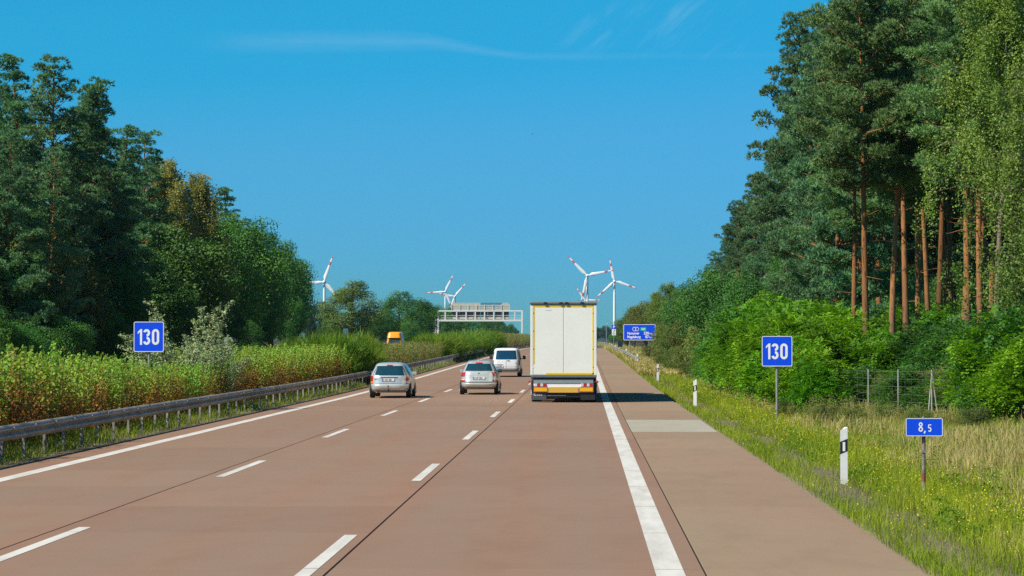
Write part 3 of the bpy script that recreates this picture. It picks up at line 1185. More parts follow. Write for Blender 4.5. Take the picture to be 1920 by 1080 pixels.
def rear_plate(root, sh, fc, z, w, h, band=True, out=.016, seed=1, box=None):
    """number plate with its blue band and unreadably small characters"""
    x0, yb, _ = sh.rear(fc, z)
    yb = min(yb, sh.rear(fc, z - h / 2)[1], sh.rear(fc, z + h / 2)[1])
    p = MB().box(x0 - w / 2, x0 + w / 2, yb - out, yb + .02, z - h / 2, z + h / 2, .004).build('number_plate', M['plate'], root)
    if band:
        MB().box(x0 - w / 2 + .004, x0 - w / 2 + .045, yb - out - .002, yb - out + .002, z - h / 2 + .006, z + h / 2 - .006).build('blue_band', M['plate_blue'], p)
    rr = random.Random(seed)
    mb = MB()
    xx = x0 - w / 2 + .075
    for k in range(8):
        if k in (1, 4):
            xx += .035
            continue
        y = yb - out - .0025
        a, b = xx, xx + .034
        lo, hi = z - h * .30, z + h * .30
        seg = [((a, lo), (a, hi)), ((b, lo), (b, hi)), ((a, hi), (b, hi)), ((a, z), (b, z)), ((a, lo), (b, lo))]
        rr.shuffle(seg)
        for kq, q in enumerate(seg[:4]):
            mb.stroke(list(q), .012, y - .0006 * kq)
        xx += .047
    mb.build('plate_characters', M['plate_ink'], p)
    return p


def car_common(name, label, cat, sh, body_mat, loc, wheels, r, ww, lens):
    root = tag(empty(name, loc), label, cat)
    sh.mesh().build('body', body_mat, root, smooth='all')
    for y in wheels:
        for sg in (-1, 1):
            x = sg * (sh.at(.45)[0] - ww / 2 + .012)
            wheel(root, x, y, r, ww, sg)
            # dark arch round the wheel
            a0 = [(sg, y + (r + .06) * math.cos(t), r + (r + .06) * math.sin(t)) for t in np.linspace(0, math.pi, 17)]
            mb = MB()
            outer = [sh.side(sg, p[1], max(p[2], sh.lv[0, 0]), .004) for p in a0]
            cen = sh.side(sg, y, r, .004)
            mb.add([cen] + outer, [(0, i, i + 1) for i in range(1, 17)])
            mb.build('wheel_arch', M['trim'], root)
    return root


def mirror(root, sh, y, z, sg, mat, w=.20, h=.15):
    p = sh.side(sg, y, z, 0)
    MB().box(p[0] + sg * .02 if sg > 0 else p[0] - w, p[0] + w if sg > 0 else p[0] - .02, y - .06, y + .06, z - h / 2, z + h / 2, .03).build('wing_mirror', mat, root, smooth=True)


# ---- silver estate car in the left lane
def estate_car():
    Y = 104.6
    x = W(729.7, 700, Y).x
    sh = Shell([(.23, .70, .16, 4.28), (.30, .80, .06, 4.38), (.42, .84, .0, 4.44), (.60, .855, .0, 4.45), (.74, .855, .03, 4.38), (.86, .845, .05, 3.50), (.93, .835, .08, 3.22), (1.02, .80, .13, 3.02),
                (1.34, .63, .36, 2.32), (1.41, .575, .43, 2.12), (1.445, .50, .52, 1.95)], 5.0)
    r = car_common('estate_car', 'silver estate car with a black towbar in the left lane beside the guardrail', 'car', sh, M['silver'], (x, Y, float(prof(Y))), (.82, 3.45), .315, .20, None)
    sh.patch(sh.rear, lambda t: (-.84 + .02 * t, .84 - .02 * t), .945, 1.335, 14, 8).build('rear_window', M['glass'], r, smooth='all')
    for sg in (-1, 1):
        sh.patch(lambda u, z, o: sh.side(sg, u, z, o), lambda t: (.50 + .14 * t, 2.95 - .65 * t), .96, 1.33, 12, 5).build('side_window', M['glass'], r, smooth='all')
        lo, hi = (.815, .985)
        a, b = (lo, hi) if sg > 0 else (-hi, -lo)
        tl = sh.patch(sh.rear, lambda t: (a, b), .60, .93, 6, 8, .016).build('tail_lamp', M['red_lamp'], r, smooth='all')
        sh.patch(sh.rear, lambda t: (a + .02 * sg * (sg > 0), b), .625, .70, 6, 2, .020).build('reversing_lamp', M['clear_lamp'] if sg > 0 else M['amber'], tl)
        mirror(r, sh, 2.75, 1.0, sg, M['silver'])
        MB().tube([(sg * .50, .75, 1.462), (sg * .52, 2.0, 1.485), (sg * .50, 2.2, 1.462)], .014, 6).build('roof_rail', M['trim'], r)
    sh.patch(sh.rear, lambda t: (-.20, .20), 1.345, 1.385, 4, 1, .022).build('brake_lamp', M['red_lamp'], r)
    # bumper: a step that stands proud of the tailgate
    P = [[(p[0], p[1], p[2]) for p in [sh.rear(f, z, o) for f in np.linspace(-.997, .997, 25)]] for z, o in ((.32, .01), (.34, .05), (.50, .07), (.575, .05), (.585, .0))]
    MB().grid(P).build('bumper', M['silver'], r, smooth='all')
    MB().grid([[sh.rear(f, z, o) for f in np.linspace(-.95, .95, 15)] for z, o in ((.245, .02), (.33, .045))]).build('lower_valance', M['bumper'], r, smooth='all')
    MB().grid([[sh.rear(f, z, .008) for f in np.linspace(-.42, .42, 9)] for z in (.835, .875)]).build('handle_recess', M['trim'], r)
    MB().grid([[sh.rear(f, z, .004) for f in np.linspace(-.80, .80, 9)] for z in (.607, .617)]).build('tailgate_gap', M['trim'], r)
    rear_plate(r, sh, -.06, .765, .52, .12, seed=4)
    yb = sh.rear(0, .42)[1]
    MB().tube([(-.03, yb + .2, .30), (-.03, yb - .10, .30), (-.03, yb - .16, .34), (-.03, yb - .16, .46)], .028, 8).tube([(-.03, yb - .16, .46), (-.03, yb - .16, .50), (-.03, yb - .16, .54)], [.02, .036, .015], 8).build('towbar', M['black'], r, smooth=True)
    MB().tube([(-.52, yb + .3, .25), (-.52, yb - .02, .25)], .03, 8).build('exhaust_pipe', M['alu'], r)
    sh.patch(sh.rear, lambda t: (-.72, -.62), .775, .79, 3, 1, .008).build('badge', M['trim'], r)


estate_car()


def hatch_car():
    Y = 111.0
    x = W(897.5, 700, Y).x
    sh = Shell([(.24, .68, .18, 3.9), (.31, .79, .06, 4.0), (.42, .835, .0, 4.05), (.58, .845, .0, 4.06), (.72, .85, .05, 4.0), (.88, .835, .10, 3.35), (.97, .80, .14, 3.05), (1.06, .755, .22, 2.85),
                (1.36, .60, .46, 2.2), (1.43, .545, .52, 2.0), (1.465, .47, .62, 1.85)], 4.6)
    r = car_common('compact_estate_car', 'light silver compact estate car with red corner lamps in the middle lane', 'car', sh, M['silver2'], (x, Y, float(prof(Y))), (.72, 3.25), .30, .19, None)
    sh.patch(sh.rear, lambda t: (-.80 - .02 * t, .80 + .02 * t), 1.045, 1.365, 14, 8).build('rear_window', M['glass'], r, smooth='all')
    for sg in (-1, 1):
        sh.patch(lambda u, z, o: sh.side(sg, u, z, o), lambda t: (.62 + .12 * t, 2.7 - .5 * t), 1.02, 1.35, 12, 5).build('side_window', M['glass'], r, smooth='all')
        a, b = (.70, .985) if sg > 0 else (-.985, -.70)
        mid = (.76 if sg > 0 else -.76)
        sh.patch(sh.rear, lambda t: ((mid - (mid - a) * t, b) if sg > 0 else (a, mid + (b - mid) * t)), .80, .985, 6, 6, .016).build('tail_lamp', M['red_lamp'], r, smooth='all')
        c0, c1 = (.74, .97) if sg > 0 else (-.97, -.74)
        l2 = sh.patch(sh.rear, lambda t: (c0, c1), .56, .645, 5, 2, .03).build('reflector_lamp', M['red_lamp'], r, smooth='all')
        sh.patch(sh.rear, lambda t: (c0, c1), .645, .68, 5, 1, .03).build('clear_strip', M['clear_lamp'], l2)
        mirror(r, sh, 2.5, 1.02, sg, M['silver2'] if sg < 0 else M['trim'])
        MB().tube([(sg * .47, .8, 1.48), (sg * .49, 1.8, 1.505), (sg * .47, 2.0, 1.48)], .014, 6).build('roof_rail', M['alu'], r)
    sh.patch(sh.rear, lambda t: (-.26, .26), 1.372, 1.425, 4, 1, .03).build('brake_lamp', M['red_lamp'], r)
    sh.patch(sh.rear, lambda t: (-.80, .80), 1.405, 1.44, 8, 1, .012).build('spoiler', M['silver2'], r)
    P = [[sh.rear(f, z, o) for f in np.linspace(-.997, .997, 25)] for z, o in ((.32, .0), (.34, .04), (.47, .055), (.525, .04), (.53, .0))]
    MB().grid(P).build('bumper', M['silver2'], r, smooth='all')
    MB().grid([[sh.rear(f, z, .010) for f in np.linspace(-.70, .70, 13)] for z in (.535, .575)]).build('bumper_gap', M['chassis'], r, smooth='all')
    MB().grid([[sh.rear(f, z, o) for f in np.linspace(-.93, .93, 15)] for z, o in ((.25, .02), (.33, .035))]).build('lower_valance', M['bumper'], r, smooth='all')
    rear_plate(r, sh, 0, .735, .52, .115, seed=9)
    MB().box(-.03, .03, sh.rear(0, .94)[1] - .012, sh.rear(0, .94)[1] + .02, .915, .965, .006).build('badge', M['chassis'], r)
    MB().tube([(0, .85, 1.49), (0, .62, 1.68)], .007, 5).build('aerial', M['black'], r)


hatch_car()


def white_van():
    Y = 155.5
    x = W(949, 690, Y).x
    k = .925
    sh = Shell([(.30 * k, .80, .1, 4.5), (.42 * k, .86, .02, 4.6), (.75 * k, .875, .0, 4.62), (1.0 * k, .87, .02, 4.35), (1.10 * k, .865, .03, 3.9), (1.78 * k, .76, .17, 3.1), (1.86 * k, .72, .22, 2.95), (1.90 * k, .65, .3, 2.8)], 7.5)
    r = car_common('passenger_van', 'white van with a wide dark rear window ahead of the silver cars', 'van', sh, M['van_white'], (x, Y, float(prof(Y))), (.85, 3.6), .315, .21, None)
    sh.patch(sh.rear, lambda t: (-.90, .90), 1.17 * k, 1.77 * k, 12, 8).build('rear_window', M['glass'], r, smooth='all')
    for sg in (-1, 1):
        for (u0, u1) in ((.35, 1.75), (1.85, 2.75)):
            sh.patch(lambda u, z, o: sh.side(sg, u, z, o), lambda t: (u0, u1), 1.15 * k, 1.68 * k, 8, 4).build('side_window', M['glass'], r, smooth='all')
        a, b = (.885, .992) if sg > 0 else (-.992, -.885)
        sh.patch(sh.rear, lambda t: (a, b), .78 * k, 1.12 * k, 5, 6, .016).build('tail_lamp', M['red_lamp'], r, smooth='all')
        p = sh.side(sg, 3.1, 1.16, 0)
        MB().box(p[0] + .10 if sg > 0 else p[0] - .30, p[0] + .30 if sg > 0 else p[0] - .10, 3.05, 3.2, 1.07, 1.30, .04).build('wing_mirror', M['black'], r, smooth=True)
        MB().tube([(p[0], 3.12, 1.12), (p[0] + sg * .15, 3.12, 1.15)], .03, 6).build('mirror_arm', M['black'], r)
    P = [[sh.rear(f, z, o) for f in np.linspace(-.997, .997, 21)] for z, o in ((.34, .0), (.36, .05), (.50, .06), (.545, .03), (.55, .0))]
    MB().grid(P).build('bumper', M['bumper'], r, smooth='all')
    MB().grid([[sh.rear(f, z, .006) for f in (-.008, .008)] for z in np.linspace(.56, 1.08, 6)]).build('door_seam', M['trim'], r)
    MB().grid([[sh.rear(f, z, .02) for f in np.linspace(.06, .26, 4)] for z in (.99, 1.025)]).build('door_handle', M['black'], r)
    MB().grid([[sh.rear(f, z, .012) for f in np.linspace(-.80, -.22, 4)] for z in (.735, .775)]).build('plate_lamp_bar', M['trim'], r)
    rear_plate(r, sh, -.50, .655, .50, .11, band=False, seed=12)
    MB().grid([[sh.rear(f, z, .010) for f in np.linspace(.66, .78, 3)] for z in (.84, .875)]).build('badge', M['bumper'], r)


white_van()


def orange_van():
    """oncoming on the far carriageway, nose towards the camera"""
    Y = 300.0
    x = W(738, 640, Y).x
    sh = Shell([(.32, .85, 0, 5.2), (.5, .95, -.1, 5.3), (.95, .98, 0, 5.3), (1.25, .97, .45, 5.3), (1.95, .88, 1.05, 5.25), (2.0, .90, .75, 5.25), (2.55, .80, 1.0, 5.1), (2.68, .68, 1.3, 4.9)], 6.0)
    r = tag(empty('high_roof_van', (x, Y, gz(x, Y) + .30)), 'orange yellow high roof van showing above the median hedge', 'van')
    sh.mesh().build('body', M['van_orange'], r, smooth='all')
    sh.patch(sh.rear, lambda t: (-.86, .86), 1.30, 1.92, 12, 6).build('windscreen', M['glass'], r, smooth='all')
    MB().grid([[sh.rear(f, z, .012) for f in np.linspace(-.9, .9, 9)] for z in (1.95, 2.0)]).build('roof_gap', M['alu'], r)
    for sg in (-1, 1):
        sh.patch(lambda u, z, o: sh.side(sg, u, z, o), lambda t: (1.0 + .4 * t, 2.2), 1.3, 1.88, 6, 4).build('side_window', M['glass'], r, smooth='all')
        sh.patch(lambda u, z, o: sh.side(sg, u, z, o), lambda t: (1.25, 4.9), 2.02, 2.50, 6, 3).build('side_panel', M['alu'], r, smooth='all')
        a, b = (.66, .93) if sg > 0 else (-.93, -.66)
        sh.patch(sh.rear, lambda t: (a, b), .78, .98, 5, 3, .012).build('headlamp', M['clear_lamp'], r, smooth='all')
        for yy in (.95, 4.2):
            wheel(r, sg * .84, yy, .33, .22, sg)
    MB().grid([[sh.rear(f, z, .02) for f in np.linspace(-.98, .98, 15)] for z in (.40, .62)]).build('bumper', M['bumper'], r, smooth='all')


orange_van()


# ---- articulated lorry
def lorry():
    Y = 97.6
    x = W(1056.5, 660, Y).x
    r = tag(empty('articulated_lorry', (x, Y, float(prof(Y)))), 'cream white box lorry with yellow taped rear doors in the right lane', 'lorry')
    hw, L, zt, zb = 1.275, 13.6, 3.89, 1.06
    # box body
    MB().box(-hw, hw, .06, L, zb, zt - .03, .02).build('box_body', M['trailer'], r)
    # corner posts, sill, header of the rear frame
    for sg in (-1, 1):
        MB().box(sg * hw - (.10 if sg > 0 else 0), sg * hw + (.10 if sg < 0 else 0), 0, .058, zb + .002, zt - .13, .012).build('corner_post', M['trailer'], r)
    for k, (a, b) in enumerate(((-hw + .105, -.006), (.006, hw - .105))):
        d = MB().box(a, b, .012, .058, zb + .01, zt - .135, .012).build('rear_door', M['trailer'], r)
        hx = a + .012 if k == 0 else b - .012
        for z in np.linspace(zb + .3, zt - .45, 4):
            MB().box(hx - .03, hx + .03, .004, .011, z - .025, z + .025, .003).build('hinge', M['trailer'], d)
    # yellow contour tape
    ty = .004
    for sg in (-1, 1):
        xo = sg * (hw - .135)
        MB().box(xo - .028, xo + .028, ty, .0119, zb + (.44 if sg < 0 else .03), zt - .17).build('contour_tape', M['tape'], r)
    MB().box(-hw + .165, hw - .165, ty, .0119, zt - .205, zt - .155).build('contour_tape', M['tape'], r)
    MB().box(-hw + .60, hw - .11, ty, .0119, zb + .015, zb + .09).build('contour_tape', M['tape'], r)
    # header rail with its marker lamps
    MB().box(-hw - .02, hw + .02, -.03, .20, zt - .105, zt - .06, .01).build('roof_header', M['chassis'], r)
    MB().box(-hw - .01, hw + .01, -.02, L, zt - .06, zt, .012).build('roof_edge', M['alu'], r)
    for xx in (-.70, -.10, .12, .72):
        MB().box(xx - .065, xx + .065, -.06, -.03, zt - .10, zt - .02, .01).build('marker_lamp', M['black'], r)
    # small printed mark high on the left door
    mb = MB()
    mb.stroke([(-.70, zt - .345), (-.62, zt - .335), (-.55, zt - .35)], .012, .0105)
    mb.stroke([(-.54, zt - .33), (-.46, zt - .345)], .018, .0105)
    mb.build('door_mark', M['beam_grey'], r)
    # rear sill and lamp beam
    MB().box(-hw, hw, -.02, .30, .955, zb - .001, .01).build('rear_sill', M['chassis'], r)
    MB().box(-hw + .02, hw - .01, -.03, -.021, 1.005, 1.045).build('sill_strip', M['alu'], r)
    MB().box(-1.16, 1.16, .15, 1.2, .86, .953).build('underfloor', M['chassis'], r)
    MB().box(-1.15, 1.15, .03, .14, .74, .90, .012).build('lamp_beam', M['beam_grey'], r)
    MB().box(-1.15, 1.15, .05, .13, .40, .738, .01).build('bumper_beam', M['sign_white'], r)
    for sg in (-1, 1):
        # lamp clusters: red and clear segments
        for q, (dx, mk) in enumerate(((0, 'clear_lamp'), (.115, 'red_lamp'), (.23, 'clear_lamp'), (.345, 'red_lamp'))):
            x0 = sg * 1.12 - (0 if sg < 0 else .45)
            MB().box(x0 + dx, x0 + dx + .105, .015, .049, .625, .735, .008).build('tail_lamp', M[mk], r)
        a, b = (-1.155, -.60) if sg < 0 else (.60, 1.155)
        bd = MB().box(a, b, .02, .049, .41, .60, .004).build('marker_board', M['board_r'], r)
        MB().box(a + .03, b - .03, .014, .019, .435, .575).build('reflective_field', M['board_y'], bd)
        # side lamps on rubber stalks
        MB().tube([(sg * 1.15, .10, .78), (sg * 1.30, .02, .80)], .018, 6).build('lamp_stalk', M['black'], r)
        MB().tube([(sg * 1.31, -.05, .80), (sg * 1.31, .07, .80)], .045, 10).build('outline_lamp', M['red_lamp'], r, smooth=True)
        # mudflaps and rear wheels
        MB().box(sg * .92 - .30, sg * .92 + .30, .22, .24, .12, .80, .004).build('mudflap', M['black'], r)
        for yy in (1.55, 2.86, 4.17):
            wheel(r, sg * 1.06, yy, .50, .40, sg)
        for yy in (12.0, 15.6):
            wheel(r, sg * 1.05, yy, .50, .42, sg)
        MB().box(sg * 1.20 - .02, sg * 1.20 + .02, 5.2, 10.2, .42, .95, .01).build('side_guard', M['alu'], r)
    MB().box(-.56, .56, .025, .049, .385, .60, .004).build('number_plate', M['plate_orange'], r)
    MB().box(-1.16, 1.16, .10, .20, .20, .385, .015).build('underrun_bar', M['black'], r)
    MB().box(-.62, .10, .085, .099, .262, .282).build('underrun_edge', M['alu'], r)
    mf = MB().box(-1.22, -.66, .08, .099, .10, .36, .004).build('rear_mudflap', M['chassis'], r)
    MB().box(.66, 1.22, .08, .099, .10, .36, .004).build('rear_mudflap', M['black'], r)
    # small white lettering on the flap, unreadable in the picture
    mb = MB()
    xx = -1.14
    for k, wd in enumerate((.10, .06, .06, .05)):
        mb.stroke(arc(xx + wd / 2, .30, wd / 2, .032 if k == 0 else .022, 40, 320, 8), .016, .077)
        xx += wd + .018
    mb.build('flap_lettering', M['sign_white'], mf)
    MB().box(-.45, .45, 1.0, 12.5, .78, .95).build('chassis_frame', M['chassis'], r)
    # tractor unit
    sh = Shell([(.35, 1.20, 14.1, 16.3), (.9, 1.25, 14.05, 16.45), (1.6, 1.25, 14.05, 16.45), (3.0, 1.22, 14.1, 16.0), (3.5, 1.12, 14.2, 15.6), (3.62, 1.0, 14.4, 15.3)], 7)
    sh.mesh(14, 40).build('cab', M['van_white'], r, smooth='all')
    sh.patch(sh.front, lambda t: (-.88, .88), 1.75, 2.7, 10, 4).build('windscreen', M['glass'], r)
    for sg in (-1, 1):
        sh.patch(lambda u, z, o: sh.side(sg, u, z, o), lambda t: (15.0, 16.1), 1.75, 2.5, 5, 3).build('side_window', M['glass'], r)
        MB().box(sg * 1.27 - .10, sg * 1.27 + .10, 15.9, 16.05, 1.8, 2.55, .03).build('wing_mirror', M['black'], r)
        MB().tube([(sg * 1.1, 15.95, 2.5), (sg * 1.27, 15.95, 2.5)], .025, 6).build('mirror_arm', M['black'], r)
    MB().box(-.45, .45, 12.5, 16.0, .55, .90).build('tractor_frame', M['chassis'], r)


lorry()

# ================================================================== WIND TURBINES
def turbine(hub, tips, Rm, label):
    """hub/tips in photo pixels; Rm = blade length in metres, which sets the distance"""
    lp = sorted(math.hypot(t[0] - hub[0], t[1] - hub[1]) for t in tips)[-1]
    Y = F_PX * Rm / lp
    c = W(hub[0], hub[1], Y)
    g = gz(c.x, Y)
    r = tag(empty('wind_turbine', (c.x, Y, g)), label, 'wind turbine', 'wind turbines on the horizon')
    H = c.z - g
    MB().tube([(0, 0, -1), (0, 0, H * .5), (0, 0, H - 1.2)], [2.3, 1.85, 1.35], 20).build('tower', M['turbine'], r, smooth=True)
    MB().box(-1.7, 1.7, -2.6, 6.5, H - 1.7, H + 1.9, .7).build('nacelle', M['turbine'], r, smooth=True)
    MB().tube([(0, -2.6, H), (0, -4.2, H), (0, -5.2, H), (0, -5.7, H)], [1.9, 1.8, 1.1, .3], 16).build('hub', M['turbine'], r, smooth=True)
    st = [(1.2, .95, .9), (3, 1.0, .9), (6.5, 2.25, .55), (11, 1.95, .42), (.62 * Rm, 1.30, .28), (.72 * Rm, 1.08, .24), (.90 * Rm, .72, .17), (Rm, .22, .06)]

    def sect(s0, s1, a, grow=1.0, sweep=1.0):
        dirx, dirz = math.sin(a), math.cos(a)
        px_, pz_ = math.cos(a), -math.sin(a)
        ss = sorted({s0, s1} | {q[0] for q in st if s0 < q[0] < s1})
        P = []
        for q in ss:
            ch = float(np.interp(q, [z[0] for z in st], [z[1] for z in st])) * grow
            th = float(np.interp(q, [z[0] for z in st], [z[2] for z in st])) * grow
            off = -.22 * ch if q > 3 else 0
            row = []
            for k in range(10):
                t = 2 * math.pi * k / 10
                u, v = math.cos(t) * ch + off, math.sin(t) * th
                row.append((dirx * q + px_ * u, -3.6 + v - .02 * u, H + dirz * q + pz_ * u))
            P.append(row)
        mb = MB().grid(P, closed_u=True)
        mb.f.append(tuple(range(10)))
        mb.f.append(tuple(range((len(P) - 1) * 10, len(P) * 10)))
        return mb
    for t in tips:
        a = math.atan2(t[0] - hub[0], hub[1] - t[1])
        b = sect(1.2, Rm, a).build('blade', M['turbine'], r, smooth=True)
        for s0, s1 in ((.63, .76), (.89, 1.0)):
            sect(Rm * s0, Rm * s1 + (.05 if s1 == 1 else 0), a, 1.05).build('red_band', M['turbine_red'], b, smooth=True)


turbine((608, 529), ((625, 479), (577, 530), (629, 553)), 35, 'white wind turbine rising behind the left wood edge')
turbine((835, 547), ((851, 514), (798, 549), (846, 575)), 35, 'white wind turbine above the left end of the gantry, the nearer of that pair')
turbine((853, 556), ((875, 530), (822, 550), (842, 583)), 35, 'smaller white wind turbine partly overlapped by its neighbour above the gantry')
turbine((1101, 517), ((1065, 480), (1151, 507), (1089, 568)), 35, 'largest white wind turbine directly above the lorry roof')
turbine((1152, 527.5), ((1143, 483), (1195, 541), (1119, 557)), 35, 'white wind turbine whose tower stands above the parking sign')
turbine((1097.5, 563.5), ((1081, 539), (1128, 563), (1089, 585)), 35, 'tiny white wind turbine peeping over the lorry roof edge')

# ================================================================== SIGN GANTRY
def gantry():
    Y = 590.0
    k = Y / F_PX
    c = W(899, 628, Y)
    g = gz(c.x, Y)
    r = tag(empty('sign_gantry', (c.x, Y, g)), 'pale steel sign gantry seen from behind over the opposite carriageway', 'sign gantry')
    X = lambda px: (px - 899) * k
    Z = lambda py: W(899, py, Y).z - g
    d = 1.6                                  # depth between the two lattice faces
    top, bot = Z(583), Z(601)
    for px in (821.2, 979):
        for yy in (0, d):
            MB().box(X(px) - .20, X(px) + .20, yy - .15, yy + .15, -.4, top + .13, .03).build('leg', M['gantry'], r)
    for yy in (0, d):
        MB().box(X(821.2) + .21, X(979) - .21, yy - .14, yy + .14, top - .17, top + .17, .03).build('upper_beam', M['gantry'], r)
        MB().box(X(821.2) + .21, X(979) - .21, yy - .15, yy + .15, bot - .20, bot + .20, .03).build('lower_beam', M['gantry'], r)
    for px in (834.5, 856, 873.7, 891, 908.5, 925.8, 943.6, 965.4):
        MB().box(X(px) - .13, X(px) + .13, -.10, .10, bot + .205, top - .175, .015).build('upright', M['gantry'], r)
        MB().box(X(px) - .10, X(px) + .10, d - .08, d + .08, bot + .205, top - .175).build('upright', M['gantry'], r)
        MB().box(X(px) - .07, X(px) + .07, .16, d - .16, bot - .06, bot + .06).build('cross_tie', M['gantry'], r)
    for py in (591.5, 595, 598):
        MB().tube([(X(822), .02, Z(py)), (X(978), .02, Z(py))], .045, 6).build('handrail', M['gantry'], r)
    # sign boxes (backs): dark cases below, pale boards above
    xs = np.linspace(847, 954, 9)
    for i in range(8):
        a, b = X(xs[i]) + .05, X(xs[i + 1]) - .05
        bx = MB().box(a, b, d + .25, d + .80, Z(599), Z(583.5), .03).build('sign_case', M['gantry_dark'], r)
        MB().box(a + .1, b - .1, d + .22, d + .249, Z(597.8), Z(594.5)).build('case_hatch', M['gantry_back'], bx)
        mk = 'gantry_blue' if i in (4, 5, 6) else 'gantry_back'
        MB().box(a, b, d + .25, d + .60, Z(583), Z(567.5), .03).build('sign_board', M[mk], r)
        if mk == 'gantry_blue':
            MB().box(a, b, d + .20, d + .249, Z(581.5), Z(572)).build('back_cover', M['gantry_back'], r)
    for py in (572, 575.5, 579):
        MB().tube([(X(845.5), d + .05, Z(py)), (X(955), d + .05, Z(py))], .04, 6).build('handrail', M['gantry'], r)
    for px in np.linspace(845.5, 955, 8):
        MB().box(X(px) - .05, X(px) + .05, d, d + .10, top + .175, Z(570)).build('rail_post', M['gantry'], r)
    # caged ladder at the left leg
    ld = MB()
    for px in (813.3, 816.3, 819.3):
        ld.box(X(px) - .07, X(px) + .07, .9, 1.04, .2, Z(592))
    for zz in np.arange(.6, Z(592), .55):
        ld.box(X(813.3), X(819.3), .94, 1.0, zz, zz + .06)
    ld.build('caged_ladder', M['gantry'], r)
    MB().box(X(813), X(821), .5, 1.5, Z(592), Z(591.2)).build('landing', M['gantry'], r)


gantry()

# a bird far off in the sky
c = W(998, 252, 420)
b = tag(empty('bird', tuple(c)), 'tiny dark bird flying in the open sky above the lorry', 'bird')
MB().tube([(-.05, -.25, 0), (0, -.1, .02), (0, .1, .02), (.02, .25, .03), (.02, .32, .03)], [.015, .06, .07, .045, .015], 8).build('body', M['black'], b, smooth=True)
for s in (-1, 1):
    MB().add([(0, .12, .03), (s * .28, .10, .13), (s * .55, -.02, .06), (s * .28, -.06, .12), (0, -.08, .03), (0, .1, .0), (s * .28, .08, .10), (s * .28, -.05, .09), (0, -.07, .0)],
             [(0, 1, 3, 4), (1, 2, 3), (5, 8, 7, 6), (6, 7, 2)]).build('wing', M['black'], b)

# ================================================================== VEGETATION
def unit(a):
    return a / np.maximum(1e-9, np.linalg.norm(a, axis=-1, keepdims=True))


def rhombs(c, n, size, rg, aspect=.55, axis=None):
    """diamond leaves centred on c with normals n -> verts, quads"""
    N = len(c)
    a = axis if axis is not None else rg.normal(size=(N, 3))
    b = unit(np.cross(n, a))
    a = unit(np.cross(b, n))
    s = np.asarray(size).reshape(-1, 1) * .5
    V = np.stack([c - a * s, c + b * s * aspect, c + a * s, c - b * s * aspect], 1).reshape(-1, 3)
    Q = np.arange(N * 4).reshape(-1, 4)
    return V, Q


def sphere_dirs(n, rg):
    return unit(rg.normal(size=(n, 3)))


class Veg:
    """one kind's shared meshes: woody part and leaves"""
    def __init__(s, wood, leaf, H):
        s.wood, s.leaf = wood, leaf
        co = np.empty(len(leaf.vertices) * 3, dtype=np.float32)
        leaf.vertices.foreach_get('co', co)
        s.H = float(np.quantile(co[2::3], .9995))


def curve(p0, p1, sag, n=5, rg=None, wob=.0):
    p0, p1 = Vector(p0), Vector(p1)
    out = []
    for i in range(n):
        t = i / (n - 1)
        p = p0.lerp(p1, t)
        p.z += sag * 4 * t * (1 - t)
        if rg is not None and 0 < i < n - 1:
            p += Vector(rg.normal(0, wob, 3))
        out.append(p)
    return out


